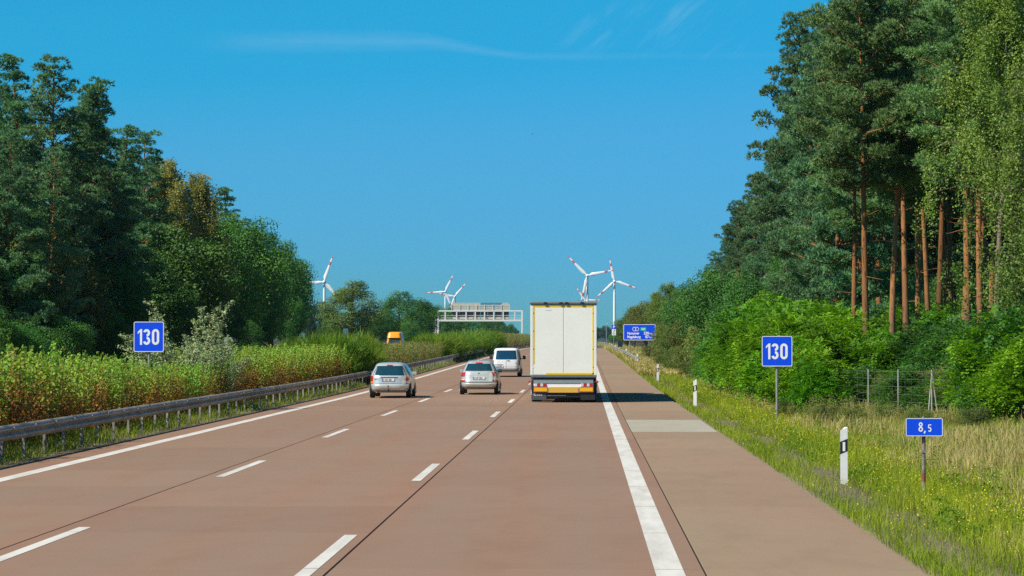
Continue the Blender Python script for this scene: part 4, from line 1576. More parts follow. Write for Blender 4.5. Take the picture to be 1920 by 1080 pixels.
def make_pine(seed, H, base, R, mat, lean=.4, dens=1.0, cone=.55, lift=.12):
    rg = np.random.default_rng(seed)
    bend = rg.normal(0, lean, 2)
    def axis(z):
        t = z / H
        return Vector((bend[0] * t * t + .12 * math.sin(4 * t + seed), bend[1] * t * t + .12 * math.cos(3.3 * t + seed), z))
    wood = MB()
    zs = np.linspace(-.6, H * .97, 14)
    wood.tube([axis(max(z, 0)) + Vector((0, 0, min(z, 0))) for z in zs], [max(.02, .19 * (1 - .85 * max(z, 0) / H) * (H / 20) ** .6 + (.05 if z < .3 else 0)) for z in zs], 9)
    pads = []
    z = base * H
    while z < H * .985:
        t = (z - base * H) / (H * (1 - base))
        nb = rg.integers(3, 6)
        prof_ = R * (min(1, .55 + 2.2 * t) * (1 - t) ** cone + .05)
        a0 = rg.uniform(0, 6.28)
        for k in range(nb):
            L = prof_ * rg.uniform(.55, 1.12)
            a = a0 + 2 * math.pi * k / nb + rg.normal(0, .35)
            rise = L * (rg.uniform(-.17, .17) + lift + .75 * t ** 1.5)
            p0 = axis(z)
            p1 = p0 + Vector((math.cos(a) * L, math.sin(a) * L, rise))
            cv = curve(p0, p1, L * rg.uniform(-.04, .08), 4, rg, .04 * L)
            r0 = .014 + .010 * L
            wood.tube(cv, [r0, r0 * .8, r0 * .55, r0 * .3], 5, cap=False)
            m = max(1, int(round(L / .52)))
            for j in range(m):
                f = 1 - (j + .0) * .70 / max(m, 1) - rg.uniform(0, .10)
                q = p0.lerp(p1, f)
                pads.append((q.x + rg.normal(0, .2), q.y + rg.normal(0, .2), q.z + rg.uniform(.0, .3), rg.uniform(.34, .62) * (1.1 - .35 * t)))
        z += rg.uniform(.42, .78) * (1.0 if t > .25 else 1.25)
    # dead stubs under the crown
    for k in range(9):
        zz = rg.uniform(base * H * .45, base * H)
        a = rg.uniform(0, 6.28)
        L = rg.uniform(.5, 1.4)
        p0 = axis(zz)
        wood.tube([p0, p0 + Vector((math.cos(a) * L, math.sin(a) * L, rg.uniform(-.25, .3)))], [.025, .006], 4, cap=False)
    top = axis(H * .97)
    pads.append((top.x, top.y, top.z, .32))
    pads = np.array(pads)
    nt = np.maximum(8, (pads[:, 3] ** 2 * 300 * dens)).astype(int)
    idx = np.repeat(np.arange(len(pads)), nt)
    d = sphere_dirs(len(idx), rg)
    d[:, 2] = np.where(d[:, 2] < -.35, -d[:, 2], d[:, 2])
    r = pads[idx, 3][:, None] * rg.uniform(.62, 1.0, (len(idx), 1))
    C = pads[idx, :3] + d * r * np.array([1, 1, .66])
    dirn = unit(d + np.array([0, 0, .55]) + rg.normal(0, .35, d.shape))
    nn = 5
    c = np.repeat(C, nn, 0)
    dd = unit(np.repeat(dirn, nn, 0) + rg.normal(0, .5, (len(c), 3)))
    ln = rg.uniform(.13, .24, (len(c), 1))
    side = unit(np.cross(dd, rg.normal(size=dd.shape))) * .027
    V = np.stack([c - side, c + side, c + dd * ln], 1).reshape(-1, 3)
    T = np.arange(len(c) * 3).reshape(-1, 3)
    padt = rg.uniform(0, 1, len(pads))
    tint = np.clip(padt[idx] * .55 + rg.uniform(0, .45, len(idx)), 0, 1)
    tint = np.repeat(np.repeat(tint, nn), 3)
    return Veg(wood.mesh('pine_trunk', M['pine_bark'], 'all'), np_mesh('pine_crown', V, T, mat, {'tint': tint}), H)


def make_broad(seed, H, base, R, nclump, per, leaf, mat, bark, squash=1.0, shape=.5, stems=1, rclump=(.24, .40), droop=0.0):
    """rounded broadleaved crown: clumps of leaves round limb ends"""
    rg = np.random.default_rng(seed)
    wood = MB()
    cz, rz = H * (1 + base) / 2, H * (1 - base) / 2
    d = sphere_dirs(nclump, rg)
    rr = rg.uniform(.30, 1.0, nclump) ** .5
    pos = d * rr[:, None] * np.array([R, R, rz]) * .80
    h = pos[:, 2] / rz
    pos[:, :2] *= (1 - shape * np.clip(h, 0, 1) ** 1.5)[:, None] * (1 + .10 * rg.normal(size=nclump))[:, None]
    pos[:, 2] += cz
    cr = R * rg.uniform(*rclump, nclump) * (1 - .35 * np.clip(h, 0, 1))
    for s_ in range(stems):
        off = Vector((rg.normal(0, .12 * R), rg.normal(0, .12 * R), 0)) if stems > 1 else Vector((0, 0, 0))
        r0 = (.016 * H + .05) / (1 if stems == 1 else 1.8)
        tp = off * 3 + Vector((rg.normal(0, .05 * R), rg.normal(0, .05 * R), H * .86))
        cv = curve(off + Vector((0, 0, -.4)), tp, 0, 7, rg, .025 * R)
        wood.tube(cv, [r0 * (1.25 if i == 0 else 1 - i / 7.2) for i in range(7)], 8)
    for p in pos[:: max(1, nclump // 26)]:
        z0 = max(base * H * .6, p[2] - math.hypot(p[0], p[1]) * .9 - .3)
        wood.tube(curve((0, 0, min(z0, H * .8)), p, .1 * R, 4, rg, .03 * R), [.012 * H * .6 + .02, .008 * H * .6 + .015, .02, .008], 5, cap=False)
    idx = np.repeat(np.arange(nclump), per)
    dd = sphere_dirs(len(idx), rg)
    lump = 1 + .18 * np.sin(dd[:, 0] * 5 + idx) + .14 * np.sin(dd[:, 2] * 6 + 2.0 * idx)
    r = cr[idx] * rg.uniform(.45, 1.0, len(idx)) ** .6 * lump
    c = pos[idx] + dd * r[:, None] * np.array([1, 1, .78 * squash])
    c[:, 2] -= droop * rg.uniform(0, 1, len(c)) ** 2
    n = unit(dd * .9 + np.array([0, 0, .55]) + rg.normal(0, .55, dd.shape))
    size = leaf * rg.uniform(.65, 1.3, len(c))
    V, Q = rhombs(c, n, size, rg, .62)
    tint = np.clip(rg.uniform(0, 1, nclump)[idx] * .55 + rg.uniform(0, .45, len(idx)), 0, 1)
    return Veg(wood.mesh('tree_trunk', M[bark], 'all'), np_mesh('leaf_crown', V, Q, M[mat], {'tint': np.repeat(tint, 4)}), H)


def make_birch(seed, H, base, R, mat, nstr=620, leaf=.085, low=.03):
    """hanging birch: arching limbs with curtains of fine twigs"""
    rg = np.random.default_rng(seed)
    wood = MB()
    zs = np.linspace(-.4, H * .96, 12)
    ax = lambda z: Vector((.25 * math.sin(z * .35 + seed), .2 * math.cos(z * .3 + seed), z))
    wood.tube([ax(z) for z in zs], [max(.015, .15 * (1 - .93 * max(z, 0) / H) * H / 18 + .01) for z in zs], 9)
    anchors = []
    nb = 46
    for k in range(nb):
        t = (k + rg.uniform(0, 1)) / nb
        z = H * (base + (1 - base) * t * .97)
        L = R * (1 - t) ** .6 * rg.uniform(.6, 1.1) + .3
        a = k * 2.4 + rg.normal(0, .3)
        p0 = ax(z)
        p1 = p0 + Vector((math.cos(a) * L, math.sin(a) * L, L * rg.uniform(.05, .7)))
        cv = curve(p0, p1, L * .16, 5, rg, .04 * L)
        wood.tube(cv, [.035, .028, .02, .013, .006], 5, cap=False)
        for f in np.linspace(.3, 1, 7):
            i = min(3, int(f * 4))
            anchors.append(cv[i].lerp(cv[i + 1], f * 4 - i))
    an = np.array([tuple(a) for a in anchors])
    an = an[rg.uniform(0, 1, len(an)) < .6]
    pick = an[rg.integers(0, len(an), nstr)] + rg.normal(0, .18, (nstr, 3))
    ln = rg.uniform(.6, 2.6, nstr) * min(1.4, H / 14)
    per = 44
    u = rg.uniform(0, 1, (nstr, per))
    sw = rg.normal(0, .22, (nstr, 1, 3)) * np.array([1, 1, 0])
    c = pick[:, None, :] + np.stack([np.zeros_like(u), np.zeros_like(u), -u * ln[:, None]], -1) + sw * (u[..., None] ** 1.5)
    c = (c + rg.normal(0, .075, c.shape)).reshape(-1, 3)
    c = c[c[:, 2] > low * H + rg.uniform(0, .10 * H, len(c))]
    n = unit(rg.normal(size=c.shape) + np.array([0, 0, .3]))
    V, Q = rhombs(c, n, leaf * rg.uniform(.6, 1.3, len(c)), rg, .75)
    tint = np.clip(.3 + .3 * np.sin(c[:, 0] * 2.1 + c[:, 2] * .8) * np.sin(c[:, 1] * 1.9 + seed) + rg.uniform(0, .4, len(c)), 0, 1)
    for i in range(0, nstr, 9):
        wood.tube([pick[i], pick[i] + np.array([0, 0, -ln[i] * .8]) + sw[i, 0] * .6], [.008, .003], 3, cap=False)
    return Veg(wood.mesh('birch_trunk', M['birch_bark'], 'all'), np_mesh('birch_crown', V, Q, M[mat], {'tint': np.repeat(tint, 4)}), H)


def make_robinia(seed, H, R, nleaf=2100, mat='robinia'):
    """shrubby tree of feather leaves: each leaf a drooping rachis with paired leaflets"""
    rg = np.random.default_rng(seed)
    wood = MB()
    ncl = 44
    d = sphere_dirs(ncl, rg)
    d[:, 2] = np.abs(d[:, 2]) * 1.15 - .35
    pos = d * rg.uniform(.55, 1.0, (ncl, 1)) * np.array([R, R, H * .52]) * .9
    pos[:, 2] += H * .42
    pos[:, 2] = np.clip(pos[:, 2], .25, H * .96)
    for p in pos[::2]:
        wood.tube(curve((rg.normal(0, .1), rg.normal(0, .1), -.2), p, .15 * R, 5, rg, .08), [.05, .04, .03, .018, .008], 5, cap=False)
    idx = rg.integers(0, ncl, nleaf)
    dd = sphere_dirs(nleaf, rg)
    cr = R * rg.uniform(.28, .44, ncl)
    o = pos[idx] + dd * (cr[idx] * rg.uniform(.5, 1, nleaf))[:, None] * np.array([1, 1, .8])
    o[:, 2] = np.maximum(o[:, 2], .12)
    out = unit(dd * np.array([1, 1, .35]) + rg.normal(0, .4, dd.shape) + np.array([0, 0, .15]))
    L = rg.uniform(.26, .52, nleaf)
    ks = np.array([.15, .38, .62, .85, 1.0])
    Vs, tints = [], []
    clt = rg.uniform(0, 1, ncl)
    up = unit(np.array([0, 0, 1.0]) - out * out[:, 2:3])
    sd = unit(np.cross(out, up))
    lt = np.clip(clt[idx] * .55 + rg.uniform(0, .45, nleaf), 0, 1)
    for k in ks:
        droop = -(k ** 2) * .35
        p = o + out * (L * k)[:, None] + np.array([0, 0, 1]) * (L * droop)[:, None]
        for sg in ((-1, 1) if k < 1 else (0,)):
            ax = unit(sd * sg * .9 + out * (.35 if sg else 1.0) + np.array([0, 0, -.15]) + rg.normal(0, .18, out.shape))
            cc = p + ax * (L * .17)[:, None]
            n = unit(up + rg.normal(0, .25, up.shape))
            V, Q = rhombs(cc, n, L * .36, rg, .5, axis=ax)
            Vs.append(V)
            tints.append(np.repeat(lt, 4))
    V = np.concatenate(Vs)
    return Veg(wood.mesh('shrub_stems', M['stem'], 'all'), np_mesh('feather_leaves', V, np.arange(len(V)).reshape(-1, 4), M[mat], {'tint': np.concatenate(tints)}), H)


def make_hedge(seed, H, R, mat='hedge', nst=70, per=66, leaf=.086, wilt_hi=.77, wiltless=False):
    """shrub of upright whips, leaves fresh at the tips and russet lower down"""
    rg = np.random.default_rng(seed)
    wood = MB()
    b = rg.uniform(-1, 1, (nst, 2)) * np.array([R * .75, R * .75])
    tpx = b * 1.25 + rg.normal(0, .10, (nst, 2))
    th = H * (.62 + .46 * rg.uniform(0, 1, nst) ** .8)
    for i in range(0, nst, 2):
        wood.tube([(b[i, 0], b[i, 1], -.1), ((b[i, 0] + tpx[i, 0]) / 2, (b[i, 1] + tpx[i, 1]) / 2, th[i] * .5), (tpx[i, 0], tpx[i, 1], th[i] * .98)], [.008, .006, .003], 4, cap=False)
    u = rg.uniform(.06, 1, (nst, per)) ** .85
    rad = .16 * (1 - u ** 3) + .035
    ph = rg.uniform(0, 6.28, u.shape)
    cx = b[:, None, 0] + (tpx - b)[:, None, 0] * u + np.cos(ph) * rad
    cy = b[:, None, 1] + (tpx - b)[:, None, 1] * u + np.sin(ph) * rad
    cz = th[:, None] * u
    c = np.stack([cx, cy, cz], -1).reshape(-1, 3)
    out = np.stack([np.cos(ph), np.sin(ph), np.full_like(ph, .7)], -1).reshape(-1, 3)
    n = unit(out + rg.normal(0, .5, out.shape))
    V, Q = rhombs(c, n, leaf * rg.uniform(.6, 1.3, len(c)), rg, .75)
    patchn = .18 * np.sin(cx.ravel() * 3 + seed) + .15 * np.sin(cy.ravel() * 2.3 + 2 * seed)
    w = np.clip((wilt_hi - cz.ravel() / H + patchn + rg.normal(0, .17, len(c))) / .30, 0, 1)
    if wiltless:
        w *= 0
    tint = np.clip(rg.uniform(0, 1, len(c)) * .6 + .45 * u.ravel(), 0, 1)
    return Veg(wood.mesh('shrub_stems', M['stem'], 'all'), np_mesh('shrub_leaves', V, Q, M[mat], {'tint': np.repeat(tint, 4), 'wilt': np.repeat(w, 4)}), H)


def make_broom(seed, H, R, mat='broom', n=9000):
    """broom: fans of thin green switches"""
    rg = np.random.default_rng(seed)
    wood = MB()
    nc = 38
    a = rg.uniform(0, 6.28, nc)
    rr = R * np.sqrt(rg.uniform(0, 1, nc)) * .8
    base = np.stack([np.cos(a) * rr, np.sin(a) * rr, H * (.28 + .42 * rg.uniform(0, 1, nc) * (1 - .4 * (rr / R) ** 2))], -1)
    for p in base:
        wood.tube(curve((p[0] * .25, p[1] * .25, -.1), p, .05, 4, rg, .04), [.03, .025, .018, .01], 5, cap=False)
    idx = rg.integers(0, nc, n)
    d = unit(np.stack([base[idx, 0] / R * .7, base[idx, 1] / R * .7, np.full(n, 1.0)], -1) + rg.normal(0, .42, (n, 3)))
    o = base[idx] + rg.normal(0, .16, (n, 3)) - np.array([0, 0, 1]) * (H * .26 * rg.uniform(0, 1.0, n) ** 1.4)[:, None]
    o[:, 2] = np.maximum(o[:, 2], .05)
    ln = rg.uniform(.25, .62, (n, 1)) * H / 2.2
    side = unit(np.cross(d, rg.normal(size=d.shape))) * .014
    V = np.stack([o - side, o + side, o + d * ln + rg.normal(0, .03, o.shape)], 1).reshape(-1, 3)
    tint = np.repeat(np.clip(rg.uniform(0, .6, nc)[idx] + rg.uniform(0, .4, n), 0, 1), 3)
    return Veg(wood.mesh('broom_stems', M['stem'], 'all'), np_mesh('broom_switches', V, np.arange(n * 3).reshape(-1, 3), M[mat], {'tint': tint}), H)


def make_silver(seed, H, R):
    """silvery shrub with tall uneven spires of small leaves"""
    rg = np.random.default_rng(seed)
    wood = MB()
    C, Nn = [], []
    for k in range(40):
        a = rg.uniform(0, 6.28)
        tall = k < 8
        L = R * (rg.uniform(.1, .75) if tall else rg.uniform(.4, 1.0))
        hh = H * (rg.uniform(.78, 1.0) if tall else rg.uniform(.45, .66))
        cv = curve((math.cos(a) * .2, math.sin(a) * .2, -.1), (math.cos(a) * L, math.sin(a) * L, hh), .3, 7, rg, .06)
        wood.tube(cv, [.03, .026, .022, .018, .014, .009, .004], 5, cap=False)
        for q in range(220 if tall else 330):
            f = rg.uniform(.22, 1.0)
            i = min(5, int(f * 6))
            p = np.array(cv[i].lerp(cv[i + 1], f * 6 - i))
            wd = (.10 if tall and f > .6 else .30) * (1.15 - f)  + .035
            dv = rg.normal(0, 1, 3)
            C.append(p + dv * wd)
            Nn.append(dv)
        # side spurs
        for q in range(7 if tall else 4):
            f = rg.uniform(.5, .98)
            i = min(5, int(f * 6))
            p = cv[i].lerp(cv[i + 1], f * 6 - i)
            b = rg.uniform(0, 6.28)
            e = p + Vector((math.cos(b) * .35, math.sin(b) * .35, rg.uniform(.1, .35))) * (1.3 - f)
            wood.tube([p, e], [.008, .003], 3, cap=False)
            for w in range(26):
                g = rg.uniform(.1, 1)
                C.append(np.array(p.lerp(e, g)) + rg.normal(0, .035, 3))
                Nn.append(rg.normal(0, 1, 3))
    C = np.array(C)
    C[:, 2] = np.maximum(C[:, 2], .06)
    Nn = unit(np.array(Nn) + np.array([0, 0, .4]))
    V, Q = rhombs(C, Nn, .075 * rg.uniform(.6, 1.3, len(C)), rg, .5)
    tint = np.repeat(rg.uniform(0, 1, len(C)), 4)
    return Veg(wood.mesh('shrub_stems', M['stem'], 'all'), np_mesh('silver_leaves', V, Q, M['silverleaf'], {'tint': tint}), H)


LIB = {
    'pine': [make_pine(11, 20, .50, 3.6, M['needle']), make_pine(12, 21, .46, 3.3, M['needle']), make_pine(13, 19, .52, 3.9, M['needle']), ],
    'edge_pine': [make_pine(21, 18, .16, 3.5, M['needle_blue']), make_pine(22, 17, .22, 3.9, M['needle_blue']), make_pine(23, 19, .20, 3.2, M['needle_blue'])],
    'cone_pine': [make_pine(25, 18, .10, 4.2, M['needle_blue'], cone=.95, lift=.32), make_pine(26, 17, .08, 3.9, M['needle_blue'], cone=.85, lift=.42), make_pine(27, 19, .12, 4.0, M['needle_blue'], cone=1.05, lift=.30)],
    'oak': [make_broad(31, 11, .08, 4.6, 80, 300, .20, 'broadleaf', 'grey_bark', shape=.35), make_broad(32, 12, .06, 4.2, 84, 290, .19, 'broadleaf', 'grey_bark', shape=.45),
            make_broad(33, 13, .05, 3.8, 84, 290, .18, 'broadleaf', 'grey_bark', shape=.55)],
    'olive_bush': [make_broad(41, 4, .0, 2.1, 46, 300, .095, 'oliveleaf', 'stem' if False else 'grey_bark', stems=4, shape=.3), make_broad(42, 4.5, .0, 1.9, 46, 300, .09, 'oliveleaf', 'grey_bark', stems=4, shape=.4)],
    'robinia': [make_robinia(51, 4.2, 1.9), make_robinia(52, 4.6, 1.7), make_robinia(53, 3.6, 1.8)],
    'birch': [make_birch(61, 15, .44, 3.3, 'birchleaf', 1250, .085, .30), make_birch(62, 14, .16, 2.8, 'birchleaf', 1000, .10)],
    'brown_birch': [make_birch(63, 15, .18, 2.7, 'brownleaf', 1100, .11)],
    'hedge': [make_hedge(71, 2.3, 1.05), make_hedge(72, 2.2, 1.1), make_hedge(73, 2.4, 1.0)],
    'reed': [make_hedge(75, 2.3, 1.2, 'reed', 80, 46, .075, .5), make_hedge(76, 2.1, 1.25, 'reed', 80, 46, .075, .42)],
    'broom': [make_broom(81, 2.5, 1.35), make_broom(82, 2.3, 1.5)],
    'silver': [make_silver(91, 4.1, 1.9)],
}
NAMES = {'pine': ('pine_tree', 'pine tree', 'trunk', 'crown'), 'edge_pine': ('pine_tree', 'pine tree', 'trunk', 'crown'), 'cone_pine': ('pine_tree', 'pine tree', 'trunk', 'crown'), 'oak': ('broadleaf_tree', 'tree', 'trunk', 'crown'),
         'olive_bush': ('bush', 'bush', 'stems', 'foliage'), 'robinia': ('feather_leaved_shrub', 'shrub', 'stems', 'foliage'), 'birch': ('birch_tree', 'birch tree', 'trunk', 'crown'),
         'brown_birch': ('birch_tree', 'birch tree', 'trunk', 'crown'), 'hedge': ('median_shrub', 'shrub', 'stems', 'foliage'), 'reed': ('tan_shrub', 'shrub', 'stems', 'foliage'),
         'broom': ('broom_bush', 'bush', 'stems', 'switches'), 'silver': ('silver_shrub', 'shrub', 'stems', 'foliage')}
PL = random.Random(2024)
import collections
_cnt = collections.Counter()


def where(px, marks):
    for lim, txt in marks:
        if px < lim:
            return txt
    return marks[-1][1]



def plant(kind, x, y, H, label, group=None, v=None, wide=1.0, rot=None, leafmat=None, dz=0.0):
    lib = LIB[kind]
    vg = lib[PL.randrange(len(lib)) if v is None else v % len(lib)]
    nm, cat, wn, ln = NAMES[kind]
    r = tag(empty(nm, (x, y, gz(x, y) - .03 + dz), PL.uniform(0, 6.283) if rot is None else rot), label, cat, group)
    s = H / vg.H
    r.scale = (s * wide, s * wide, s)
    link(wn, vg.wood, r)
    o = link(ln, vg.leaf, r)
    if leafmat:
        o.material_slots[0].link = 'OBJECT'
        o.material_slots[0].material = M[leafmat]
    return r


def plant_px(kind, px, Y, top, label, group=None, **k):
    """stands at road distance Y under photo column px, its top at photo row top"""
    c = W(px, top, Y)
    return plant(kind, c.x, Y, max(.8, c.z - gz(c.x, Y)), label, group, **k)


# ---------------- right-hand wood: tall pines with bare orange trunks
G = 'tall pines of the right-hand wood'
for px, Y, top, rot, lb in ((1600, 113, 60, .3, 'leaning pine with a pale trunk left of the straight orange trunk'), (1626, 105, -70, 1.0, 'pine with the brightest straight orange trunk'),
                            (1674, 107, -40, 2.0, 'pine with a dark brown trunk right of the brightest trunk'), (1702, 112, -60, 3.0, 'pine with a paired trunk, the left of the pair'),
                            (1716, 117, -20, 4.0, 'pine with a paired trunk, the right of the pair'), (1757, 127, -50, 5.0, 'slender shaded pine behind the A-frame fence post'),
                            (1803, 104, -90, .7, 'pine with a slim orange trunk left of the hanging birch'), (1817, 99, -120, 1.8, 'pine with an orange trunk crossed by a bare white branch'),
                            (1841, 102, -90, 2.8, 'pine with an orange trunk just left of the grey birch trunk')):
    plant_px('pine', px, Y, top, lb, G, rot=rot)
for px, Y, top in ((1780, 140, 20), (1735, 148, 60), (1650, 150, 40), (1690, 165, 90), (1610, 160, 60), (1860, 128, -20), (1900, 118, -60), (1935, 108, -100), (1985, 112, -60), (1770, 172, 120), (1830, 160, 90), (1890, 165, 80), (1720, 195, 150), (1660, 190, 150), (1600, 200, 180), (1790, 205, 160), (1850, 200, 140), (1640, 215, 190), (1930, 190, 120), (1560, 185, 130)):
    plant_px('pine', px, Y, top, 'slender pine standing deeper in the shaded right-hand wood', 'pines deep in the right-hand wood')
# pines clothed low down along the sunny edge
G = 'bushy pines along the edge of the right-hand wood'
EP = [(1520, 136, -10), (1568, 130, -60), (1490, 150, 60), (1478, 164, 20), (1535, 158, 0), (1462, 178, 150), (1440, 186, 215), (1425, 200, 260), (1495, 185, 130), (1404, 206, 330), (1385, 222, 380),
      (1368, 218, 372), (1352, 238, 430), (1420, 232, 330), (1336, 250, 470), (1450, 216, 270), (1330, 275, 500), (1312, 300, 530), (1375, 250, 420), (1545, 205, 150)]
for i, (px, Y, top) in enumerate(EP):
    lb = ('lofty' if top < 100 else 'tall' if top < 220 else 'middling' if top < 370 else 'low') + ' bushy pine on the right wood edge ' + where(px, ((1340, 'nearest the skyline gap'), (1390, 'above the roadside bushes'), (1445, 'left of the 130 sign'), (1500, 'above the right 130 sign'), (9999, 'beside the bare orange trunks')))
    if i == 0:
        lb = 'bushy pine left of the bare orange trunks, reaching the top of the view'
    elif px == 1368:
        lb = 'pine with a flat dark tip standing out against the sky on the right'
    plant_px('edge_pine', px + (46 if top < 320 else 12), Y, top, lb, G, wide=.88)
for k, px in enumerate(range(1660, 1960, 22)):
    plant_px('edge_pine', px, 205 + 12 * ((k * 5) % 4), 230 + 45 * ((k * 3) % 4), 'dark pine closing the view between the trunks', 'dark pines behind the bare trunks')
# the hanging birch in front
plant_px('birch', 1878, 97, -60, 'hanging birch with a grey trunk at the right frame edge', v=0, rot=.6)
plant_px('birch', 1960, 92, 10, 'second hanging birch cut off by the right frame edge', v=1, rot=2.2)
br = MB()
p0 = W(1905, 440, 96.6)
for (a, b) in (((1905, 440), (1790, 362)), ((1860, 410), (1800, 418)), ((1893, 432), (1815, 398))):
    q0, q1 = W(*a, 96.2), W(*b, 95.2)
    br.tube(curve(q0, q1, .08, 5), [.022, .018, .014, .010, .005], 5)
tag(br.build('bare_branch', M['birch_bark'], smooth=True), 'bare pale branch reaching left from the hanging birch', 'branch')

# lighter broadleaved trees where the wood meets the far verge
G = 'broadleaved trees along the far right edge'
for px, Y, top, kind, lb in ((1395, 152, 512, 'oak', 'bright green broadleaved tree under the bushy pines'), (1352, 172, 500, 'oak', 'bright green rounded tree left of the pine edge'), (1322, 196, 505, 'oak', 'green tree at the left foot of the pine edge'),
                             (1296, 222, 536, 'oak', 'small dark green tree between the birches and the pine edge'), (1440, 140, 545, 'oak', 'broadleaved tree behind the right 130 sign'),
                             (1258, 330, 528, 'birch', 'pale hanging birch with twin tips above the distance board'), (1236, 345, 545, 'birch', 'pale birch left of the twin-tipped birch'), (1283, 300, 548, 'birch', 'pale birch right of the twin-tipped birch'),
                             (1212, 390, 562, 'oak', 'olive broadleaved tree above the top left of the distance board'), (1190, 440, 574, 'oak', 'olive tree left of the distance board'), (1176, 500, 588, 'oak', 'small far tree right of the parking sign'),
                             (1166, 600, 600, 'oak', 'far small tree beside the parking sign'), (1225, 420, 566, 'oak', 'dark tree between the far birches')):
    plant_px(kind, px, Y, top, lb, G, leafmat='oliveleaf' if kind == 'oak' and px < 1240 else ('robinia' if kind == 'oak' and px in (1440,) else None), wide=1.7 if kind == 'birch' else 1.0, v=1 if kind == 'birch' else None)
for px, Y, top in ((1160, 720, 612), (1152, 850, 620), (1148, 1000, 625), (1172, 660, 600), (1185, 560, 590)):
    plant_px('oak', px, Y, top, 'far tree on the right skyline shrinking towards the horizon', 'far trees on the right skyline')
# roadside bushes
G = 'olive bushes along the right verge'
for px, Y, top, lb in ((1216, 262, 645, 'olive bush below the right end of the distance board'), (1258, 232, 600, 'olive bush right of the distance board'), (1266, 205, 612, 'wide olive bush before the birches'), (1292, 186, 596, 'olive bush among the roadside bushes'),
                       (1312, 152, 662, 'low brownish bush by the grey fence posts'), (1330, 160, 600, 'green bush behind the low brownish bush'), (1262, 182, 650, 'low olive bush at the grass edge'), (1236, 205, 652, 'low bush beside the third delineator'),
                       (1290, 165, 640, 'olive bush left of the low brownish bush')):
    plant_px('olive_bush', px, Y, top, lb, G)
# bright feather-leaved shrubs in front of the wood
G = 'bright feather-leaved shrubs before the right-hand wood'
RB = [(1395, 118, 590, 0), (1380, 128, 610, 0), (1425, 108, 600, 0), (1400, 112, 640, 0), (1455, 103, 585, 0), (1480, 97, 620, 0), (1498, 104, 575, 0), (1525, 84, 672, 0), (1512, 92, 640, 0), (1540, 100, 600, 0), (1530, 110, 560, 0), (1565, 103, 580, 0),
      (1592, 104, 640, 0), (1600, 108, 590, 0), (1625, 100, 625, 0), (1655, 104, 610, 0), (1650, 99, 690, 0), (1690, 100, 640, 0), (1715, 100, 600, 0), (1735, 97, 640, 0), (1765, 96, 610, 0), (1800, 92, 590, 0), (1862, 78, 660, 0),
      (1838, 88, 600, 0), (1868, 74, 580, 0), (1890, 72, 640, 0), (1915, 74, 560, 0), (1945, 70, 600, 0), (1420, 128, 560, 0), (1470, 122, 555, 0), (1355, 140, 620, 0), (1360, 132, 650, 0), (1600, 99, 690, 0), (1852, 72, 700, 0)]
for k, (px, Y, top) in enumerate(((1545, 77, 752), (1572, 80, 738), (1600, 76, 758), (1632, 79, 748), (1665, 77, 762), (1700, 75, 765), (1725, 72, 772), (1795, 70, 762), (1830, 69, 758), (1500, 82, 748), (1475, 84, 752))):
    plant_px('reed' if k % 2 else 'olive_bush', px, Y, top, 'low weedy bush at the foot of the wire fence', 'low weedy bushes along the wire fence', leafmat=None, wide=1.3)
for k, px in enumerate(list(range(1556, 1770, 19)) + [1800, 1822, 1845]):
    fy = float(np.interp(px, [f[0] for f in FP], [f[1] for f in FP]))
    plant_px('robinia' if k % 3 else 'olive_bush', px, fy + 3.2 + 1.5 * (k % 2), 682 + 9 * ((k * 5) % 4), ('low olive bush ' if not k % 3 else 'low feather-leaved shrub ') + 'behind the wire fence ' + where(px, ((1580, 'left of its first clear post'), (1630, 'between its first two clear posts'), (1686, 'between its second and third clear posts'), (1748, 'left of its braced post'), (9999, 'right of its braced post'))), 'low bushes behind the wire fence', wide=1.35, leafmat=None if k % 2 else ('broadleaf' if k % 3 else None))
for px, Y, top, _ in RB:
    lb = ('low' if top > 635 else 'tall' if top < 592 else 'middling') + ' feather-leaved shrub ' + where(px, ((1400, 'beyond the grey fence posts left of the 130 sign'), (1450, 'directly left of the right 130 sign'), (1500, 'directly behind the right 130 sign'), (1560, 'just right of the right 130 sign'),
                                                             (1610, 'behind the leftmost bare pine trunk foot'), (1670, 'behind the left posts of the wire fence'), (1720, 'behind the middle of the wire fence'), (1775, 'behind the braced fence post'), (1830, 'right of the braced fence post'), (1880, 'below the hanging birch'), (9999, 'at the right frame edge')))
    if (px, top) == (1525, 672):
        lb = 'foremost bright green shrub bulging into the grass right of the 130 sign'
    plant_px('robinia', px, Y, top, lb, G, leafmat='broadleaf' if px > 1630 and (px // 5 + Y) % 3 != 0 else None)
for k, px in enumerate(range(1400, 2010, 38)):
    Y = 122 + 9 * math.sin(k * 1.7)
    plant_px('robinia', px, Y, 575 + 14 * math.sin(k * 2.3), 'bright green shrub at the back of the thicket under the pines', 'shrubs under the right-hand pines', leafmat='robinia' if k % 3 else 'broadleaf')
for k in range(26):
    px = 1470 + k * 21
    Y = 175 + 40 * ((k * 7) % 5) / 4
    plant_px('oak', px, Y, 470 + 60 * ((k * 3) % 4) / 3, 'shaded young tree filling the depth of the right-hand wood', 'understorey of the right-hand wood', wide=.8)

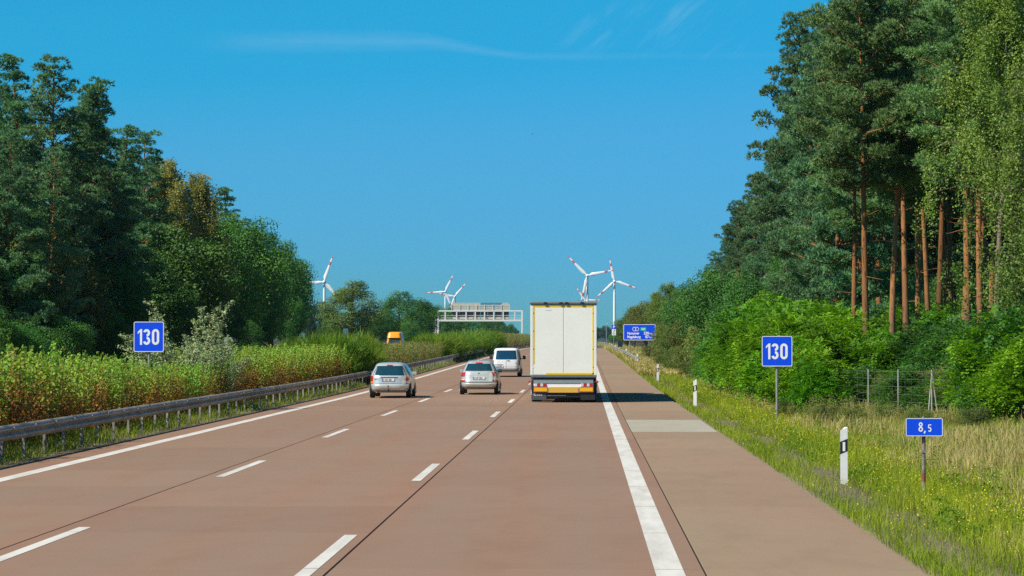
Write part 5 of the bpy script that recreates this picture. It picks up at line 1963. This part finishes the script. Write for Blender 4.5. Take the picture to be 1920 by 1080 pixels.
# ---------------- left-hand wood
G = 'pines of the left-hand wood'
for px, Y, top, lb in ((42, 158, 104, 'tallest pine of the left-hand wood with a ragged double top'), (92, 154, 112, 'tall pine right beside the tallest left-hand pine'), (-25, 150, 150, None), (135, 165, 150, None), (182, 164, 160, 'pine with a sharp tip second from the tallest left-hand pine'),
                       (-70, 145, 120, None), (225, 180, 235, None), (270, 196, 245, 'pine with a lone pointed tip left of the browning birches'), (292, 208, 290, None), (432, 240, 352, 'pine with a star-like tip right of the browning birches'), (8, 172, 165, None), (150, 186, 175, None), (240, 204, 260, None), (20, 140, 240, None), (100, 143, 270, None), (205, 163, 300, None), (330, 222, 330, None)):
    plant_px('cone_pine', px, Y, top, lb or ('dark pine of the left-hand wood ' + where(px, ((-50, 'outside the left frame edge'), (0, 'cut by the left frame edge'), (60, 'below the ragged double top'), (140, 'between the tallest pines'), (215, 'under the sharp tipped pine'), (280, 'under the lone pointed tip'), (9999, 'against the browning birches')))), G, wide=1.4 if lb and 'star' in lb else 1.12)
plant_px('brown_birch', 322, 203, 300, 'browning birch in the left-hand wood, the taller of the two', v=0, rot=.4, wide=1.35)
plant_px('brown_birch', 366, 212, 325, 'browning birch in the left-hand wood, the shorter of the two', v=0, rot=2.6, wide=1.35)
G = 'broadleaved trees of the left-hand wood'
for px, Y, top, lb, lm in ((20, 146, 362, 'paler green broadleaved tree at the left frame edge', 'birchleaf'), (-45, 140, 400, None, None), (60, 141, 520, None, None), (95, 148, 455, 'small olive tree low in the left-hand wood', 'oliveleaf'), (150, 150, 540, None, None), (175, 156, 470, None, None), (200, 150, 560, None, None),
                           (240, 168, 495, None, None), (290, 178, 480, None, None), (330, 190, 420, None, None), (360, 200, 440, None, None), (400, 226, 398, None, None), (385, 206, 520, None, None), (440, 236, 405, None, None), (462, 262, 408, None, None), (492, 270, 432, 'rounded tree on the descending left skyline', None),
                           (470, 240, 500, None, None), (525, 288, 450, 'last but one tree of the left-hand wood', None), (541, 300, 466, 'outermost tree of the left-hand wood beside the first turbine', None), (540, 285, 520, None, None), (505, 262, 540, None, None), (430, 215, 560, None, None), (340, 180, 560, None, None), (285, 165, 585, None, None), (235, 155, 590, None, None),
                           (120, 140, 590, None, None), (40, 132, 600, None, None), (-20, 130, 560, None, None), (470, 222, 600, None, None), (548, 290, 560, None, None), (395, 196, 600, None, None)):
    plant_px('oak', px, Y, top, lb or (('low' if top > 540 else 'tall' if top < 450 else 'middling') + ' dark broadleaved tree ' + where(px, ((0, 'cut by the left frame edge'), (130, 'at the left end of the left-hand wood'), (215, 'left of the left 130 sign'), (270, 'behind the left 130 sign'), (345, 'behind the silvery shrub'), (410, 'under the browning birches'), (480, 'under the star-tipped pine'), (9999, 'near the right end of the left-hand wood')))), G, leafmat=lm, wide=.58 if Y > 284 else .8 if Y > 255 else 1.0)
G = 'trees at the back of the left-hand wood'
for k in range(20):
    Y = 165 + 13 * k
    x = -46 - 4 * ((k * 5) % 4)
    plant('cone_pine' if k < 9 else 'oak', x, Y, 15.5 - .24 * k, 'tree in the dark back rows of the left-hand wood', G)

# ---------------- trees in the middle distance
G = 'separate trees in the middle distance'
for px, Y, top, wd, lb, lm in ((660, 425, 524, 1.55, 'broad round olive tree alone left of the gantry', 'oliveleaf'), (622, 440, 574, .8, 'dark tree against the left side of the round olive tree', None), (590, 520, 564, 1.0, 'bluish far tree beside the left-hand wood', 'farwood'), (580, 480, 590, .9, 'bluish low tree under the first turbine', 'farwood'),
                               (748, 470, 544, 1.35, 'dark green tree between the round olive tree and the gantry', None), (788, 500, 558, 1.25, 'dark green tree just left of the gantry ladder', None), (715, 450, 580, 1.0, 'low dark tree behind the orange van', None), (770, 450, 600, 1.0, 'low tree right of the orange van', None), (690, 440, 600, 1.0, 'low tree left of the orange van', None),
                               (820, 640, 570, 1.4, 'tree behind the left leg of the gantry', None), (850, 660, 575, 1.0, 'tree behind the left boards of the gantry', None), (880, 680, 590, 1.0, 'tree seen under the left half of the gantry', None), (915, 700, 592, 1.0, 'tree seen under the middle of the gantry', None), (935, 730, 596, .9, 'rounded tree ending the wood under the gantry', None),
                               (958, 800, 606, .9, 'lone rounded tree left of the right gantry leg', None), (640, 430, 610, 1.0, 'low bush-like tree below the round olive tree', None), (605, 430, 610, 1.0, 'low tree at the end of the left-hand wood', None), (835, 600, 606, 1.0, 'low tree at the foot of the gantry', None), (895, 640, 610, 1.0, 'low tree under the gantry centre', None)):
    plant_px('oak', px, Y, top, lb, G, wide=wd, leafmat=lm)
G = 'trees closing the far end of the road'
for k in range(34):
    x = -150 + 8.2 * k + PL.uniform(-3, 3)
    Y = 1560 + PL.uniform(0, 200)
    plant('oak', x, Y, PL.uniform(7, 11), 'bluish far tree at the end of the road', G, leafmat='farwood', wide=1.5)

# ---------------- planting on the median
rs = random.Random(5)
y = 42.0
k = 0
while y < 133:
    if not (80 < y < 91.5):
        near = y < 82
        for dx in (-13.2, -14.7):
            plant('hedge', dx + rs.uniform(-.2, .2), y + rs.uniform(-.3, .3), (rs.uniform(2.0, 2.45) if not 60 < y < 80 else rs.uniform(1.75, 2.1) * (.88 if dx > -14 and y > 70 else 1)) * (1.0 if near else .94), ('russet-footed green shrub ' + ('in the roadside row ' if dx > -14 else 'in the back row ') + ('nearest the left frame edge' if y < 58 else 'midway to the left 130 sign' if y < 69 else 'at the foot of the left 130 sign')) if near else ('russet-footed green shrub ' + ('in the roadside row ' if dx > -14 else 'in the back row ') + ('just beyond the silvery shrub' if y < 106 else 'midway between silvery shrub and broom' if y < 120 else 'next to the first broom bushes')),
                  'russet shrubs on the median, near row' if near else 'russet shrubs on the median, far row')
    elif y < 88:
        plant('hedge', -13.0 + rs.uniform(-.15, .15), y, rs.uniform(1.5, 1.8), 'low russet shrub between the guardrail and the silvery shrub', 'low russet shrubs by the silvery shrub')
    y += rs.uniform(1.55, 1.9)
    k += 1
plant('silver', -13.75, 87.0, 3.75, 'tall silvery grey shrub with thin spires beside the left 130 sign', wide=1.4, rot=.8)
plant('silver', -13.3, 90.2, 2.6, 'lower silvery grey shrub leaning over the guardrail', wide=1.25, rot=3.4)
y = 134.0
while y < 167:
    for dx in (-13.4, -15.0):
        if dx > -14 and y > 149:
            plant('reed', dx, y, rs.uniform(1.75, 1.95), 'tan and green shrub on the median below the orange van', 'tan shrubs below the orange van')
            continue
        plant('broom', dx + rs.uniform(-.3, .3), y, rs.uniform(2.4, 3.0), 'bright green broom bush in the dense clump left of the silver estate car', 'broom bushes, near clump', wide=1.1)
    y += 2.3
while y < 205:
    for dx in (-13.2, -14.9):
        plant('reed', dx + rs.uniform(-.2, .2), y, rs.uniform(1.8, 2.05), 'tan and green shrub on the median below the orange van', 'tan shrubs below the orange van')
    y += 2.4
while y < 290:
    for dx in (-13.3, -15.2):
        if (dx < -14 and y < 250) or y < 224:
            plant('reed', dx, y, rs.uniform(1.7, 1.9), 'tan and green shrub on the median below the orange van', 'tan shrubs below the orange van')
            continue
        plant('broom', dx + rs.uniform(-.3, .3), y, rs.uniform(2.3, 2.9), 'bright green broom bush on the median right of the orange van', 'broom bushes, far clump', wide=1.2)
    y += 3.0
while y < 350:
    for dx in (-13.0, -15.0):
        plant('silver' if rs.random() < .35 else 'broom', dx, y, rs.uniform(2.4, 3.3), 'mixed green and silvery shrub on the median before the gantry', 'mixed shrubs before the gantry', wide=1.2)
    y += 3.4
while y < 640:
    for dx in (-13.2, -15.2):
        plant('reed', dx + rs.uniform(-.3, .3), y, rs.uniform(2.2, 2.8), 'small far tan green shrub on the median below the gantry', 'far shrubs below the gantry', wide=1.5)
    y += 4.5

# ---------------- grass, weeds and flowers
def vnoise(x, y, sc, seed):
    rg = np.random.default_rng(seed)
    g = rg.uniform(0, 1, (128, 128))
    fx, fy = x / sc, y / sc
    ix, iy = np.floor(fx).astype(int), np.floor(fy).astype(int)
    u, v = fx - ix, fy - iy
    u, v = u * u * (3 - 2 * u), v * v * (3 - 2 * v)
    a = lambda i, j: g[i % 128, j % 128]
    return (a(ix, iy) * (1 - u) + a(ix + 1, iy) * u) * (1 - v) + (a(ix, iy + 1) * (1 - u) + a(ix + 1, iy + 1) * u) * v


def gzv(x, y):
    return np.interp(x, _GX, _GZ) + prof(y)


def blades(x, y, h, w, lean, rg, tint, name, mat, head=False):
    n = len(x)
    z = gzv(x, y) - .03
    az = rg.uniform(0, 6.283, n)
    la = rg.uniform(0, 6.283, n)
    ln = np.abs(rg.normal(0, lean, n))
    sx_, sy_ = np.cos(az) * w / 2, np.sin(az) * w / 2
    dx, dy = np.cos(la) * ln * h, np.sin(la) * ln * h
    k = .72 if head else .5
    wm = 1.5 if head else .85
    mx, my, mz = x + dx * k * k, y + dy * k * k, z + h * k
    tx, ty, tz = x + dx, y + dy, z + h * (1 - .25 * ln)
    V = np.stack([np.stack([x - sx_, y - sy_, z], -1), np.stack([x + sx_, y + sy_, z], -1),
                  np.stack([mx + sx_ * wm, my + sy_ * wm, mz], -1), np.stack([mx - sx_ * wm, my - sy_ * wm, mz], -1), np.stack([tx, ty, tz], -1)], 1).reshape(-1, 3)
    b = np.arange(n)[:, None] * 5
    T = np.concatenate([b + np.array([[0, 1, 2]]), b + np.array([[0, 2, 3]]), b + np.array([[3, 2, 4]])], 1).reshape(-1, 3)
    return tag(link(name, np_mesh(name, V, T, mat, {'tint': np.repeat(tint, 5)})), kind='stuff')


def scatter_right(n, seed, y0, y1, edge=3.56, margin=2.2, cap=17.0, pw=-1.0):
    """points on the right verge inside (and a little beside) the camera's view, thinning with distance"""
    rg = np.random.default_rng(seed)
    ys = np.linspace(y0, y1, 600)
    wid = np.minimum(cap, .176 * ys + margin) - edge
    pdf = np.maximum(wid, 0) * ys ** pw
    cdf = np.cumsum(pdf)
    y = np.interp(rg.uniform(0, cdf[-1], n), cdf, ys)
    x = edge + rg.uniform(0, 1, n) * (np.minimum(cap, .176 * y + margin) - edge)
    return x, y, rg


def grass_right():
    x, y, rg = scatter_right(250000, 100, 22, 170)
    d = x - 3.5
    n1 = vnoise(x, y, 1.3, 1)
    n2 = vnoise(x, y, 5.0, 2)
    n3 = vnoise(x, y, .45, 3)
    # weedy roadside edge, a stony strip, a lush flowering belt, then tall grass with straw tops
    dd_ = d + .5 * (n2 - .5)
    out = np.clip((dd_ - 2.6 + 1.6 * (n1 - .5)) / 1.5, 0, 1)
    lush = np.exp(-((dd_ - 2.0) / .75) ** 2)
    stony = np.exp(-((dd_ - .95) / .38) ** 2) * np.clip(1.6 * vnoise(x, y, 2.2, 9) - .1, 0, 1)
    dryp = np.clip(.24 + .24 * out + .50 * stony - .12 * lush + .55 * (n1 - .5) + .3 * (n2 - .5), .05, .9)
    cover = np.clip(.80 - .50 * stony + .55 * (n3 - .5) + .3 * (n1 - .5) + .3 * out, .08, 1) * np.clip(.35 + d * 5, .35, 1)
    keep = (rg.uniform(0, 1, len(x)) < cover) & ~((x > 7.2) & (y > 82 + 4 * n2)) & ~((x > 9.5) & (y > 78))
    isdry = rg.uniform(0, 1, len(x)) < dryp
    hg = (.13 - .05 * stony + .20 * lush + .24 * out + .20 * n1 * (1 - stony)) * rg.uniform(.5, 1.3, len(x))
    hd = (.14 + .14 * lush + .40 * out * (.6 + .8 * n2)) * rg.uniform(.5, 1.3, len(x))
    w = .0050 + .00012 * y
    g = keep & ~isdry
    blades(x[g], y[g], hg[g], w[g], .55, rg, np.clip(.75 * n1[g] + .15 * lush[g] + .35 * rg.uniform(-.5, 1, g.sum()), 0, 1), 'verge_grass', M['grass'])
    q = keep & isdry & (d > 1.5)
    blades(x[q], y[q], hd[q], w[q] * .8, .40, rg, np.clip(.4 * n3[q] + .6 * rg.uniform(0, 1, q.sum()), 0, 1), 'dry_grass', M['drygrass'], head=True)
    q = keep & isdry & (d <= 1.5)
    blades(x[q], y[q], hd[q] * .9, w[q] * .8, .9, rg, rg.uniform(0, 1, q.sum()), 'straw_grass', M['straw'])
    # flowers on the lush belt, in drifts
    x, y, rg = scatter_right(70000, 200, 23, 130)
    d = x - 3.5
    n1, n2 = vnoise(x, y, 1.1, 7), vnoise(x, y, 3.5, 8)
    pr = (np.exp(-((d - 2.1 - .5 * (n2 - .5)) / .85) ** 2) + .12 * np.exp(-((d - .5) / .6) ** 2)) * np.clip(3.4 * (n1 * .6 + n2 * .6) - 1.6, 0.02, 1)
    k = rg.uniform(0, 1, len(x)) < pr
    x, y = x[k], y[k]
    h = rg.uniform(.16, .50, len(x)) * np.clip((x - 3.5) / 1.2, .4, 1)
    c = np.stack([x, y, gzv(x, y) + h], -1)
    nrm = unit(rg.normal(size=c.shape) * .8 + np.array([0, -.3, .9]))
    V, Q = rhombs(c, nrm, rg.uniform(.010, .024, len(c)) + .00013 * y, rg, .9)
    tag(link('yellow_flowers', np_mesh('yellow_flowers', V, Q, M['flower'], {'tint': np.repeat(rg.uniform(0, 1, len(c)), 4)})), kind='stuff')
    # stalks that carry them
    blades(x, y, h + .02, np.full(len(x), .006), .12, rg, rg.uniform(0, .6, len(x)), 'flower_stalks', M['grass'])
    # farther verge
    x, y, rg = scatter_right(60000, 300, 165, 640, margin=0, cap=9.5, pw=-1.4)
    n1, n2 = vnoise(x, y, 3, 4), vnoise(x, y, 11, 5)
    dry = rg.uniform(0, 1, len(x)) < np.clip(.45 + .7 * (n2 - .5), .1, .9)
    h = rg.uniform(.25, .6, len(x))
    blades(x[~dry], y[~dry], h[~dry], (.0002 * y)[~dry], .5, rg, n1[~dry], 'far_verge_grass', M['grass'])
    blades(x[dry], y[dry], h[dry] * 1.1, (.0002 * y)[dry], .4, rg, n1[dry], 'far_dry_grass', M['drygrass'], head=True)


grass_right()


def grass_median():
    rg = np.random.default_rng(400)
    n = 60000
    ys = np.linspace(38, 330, 500)
    cdf = np.cumsum(ys ** -1.0)
    y = np.interp(rg.uniform(0, cdf[-1], n), cdf, ys)
    x = -16.0 + rg.uniform(0, 1, n) ** .7 * 5.05
    n1, n3 = vnoise(x, y, 1.5, 11), vnoise(x, y, .5, 12)
    edge = np.clip((-11.0 - x) / .55, 0, 1)
    keep = rg.uniform(0, 1, n) < np.clip(.16 + edge + .5 * (n3 - .5), .04, 1)
    x, y, n1, edge = x[keep], y[keep], n1[keep], edge[keep]
    h = (.06 + .20 * edge * (.5 + n1)) * rg.uniform(.6, 1.3, len(x))
    w = .007 + .00012 * y
    dry = rg.uniform(0, 1, len(x)) < .22 + .4 * (1 - edge)
    blades(x[~dry], y[~dry], h[~dry], w[~dry], .5, rg, rg.uniform(0, 1, (~dry).sum()), 'median_grass', M['grass'])
    blades(x[dry], y[dry], h[dry], w[dry], .6, rg, rg.uniform(0, 1, dry.sum()), 'median_dry_grass', M['straw'])


grass_median()


def weeds():
    """loose weedy clumps standing above the verge grass"""
    rg = np.random.default_rng(77)
    spots = []
    for k in range(150):
        y = 30 + 95 * rg.uniform() ** 1.3
        x = 4.6 + rg.uniform(0, 1) * max(1.0, min(6.5, .176 * y - 2.2))
        spots.append((x, y))
    C, Nn, T = [], [], []
    for x, y in spots:
        h, r = rg.uniform(.25, .65), rg.uniform(.14, .34)
        m = 130
        a, rr = rg.uniform(0, 6.28, m), r * np.sqrt(rg.uniform(0, 1, m))
        zz = h * rg.uniform(.1, 1, m)
        C.append(np.stack([x + np.cos(a) * rr * (1.2 - zz / h * .5), y + np.sin(a) * rr, gz(x, y) + zz], -1))
        Nn.append(rg.normal(size=(m, 3)) + np.array([0, 0, .7]))
        T.append(np.clip(rg.uniform(0, .5) + rg.uniform(0, .5, m), 0, 1))
    C, Nn, T = np.concatenate(C), unit(np.concatenate(Nn)), np.concatenate(T)
    V, Q = rhombs(C, Nn, rg.uniform(.035, .075, len(C)), rg, .4)
    tag(link('verge_weeds', np_mesh('verge_weeds', V, Q, M['robinia'], {'tint': np.repeat(T, 4)})), kind='stuff')


weeds()

# ================================================================== HAZE
HAZE_DENSITY = 4e-5
if HAZE_DENSITY > 0:
    m, T = new_mat('haze_air')
    pv = T.add('ShaderNodeVolumePrincipled', ins={'Color': (.45, .75, 1.0), 'Density': HAZE_DENSITY, 'Anisotropy': .25})
    out = T.add('ShaderNodeOutputMaterial')
    T.t.links.new(pv.outputs[0], out.inputs['Volume'])
    hz = MB().box(-6600, 6600, -400, 9300, -2.5, 135).build('haze', m)
    tag(hz, kind='stuff')
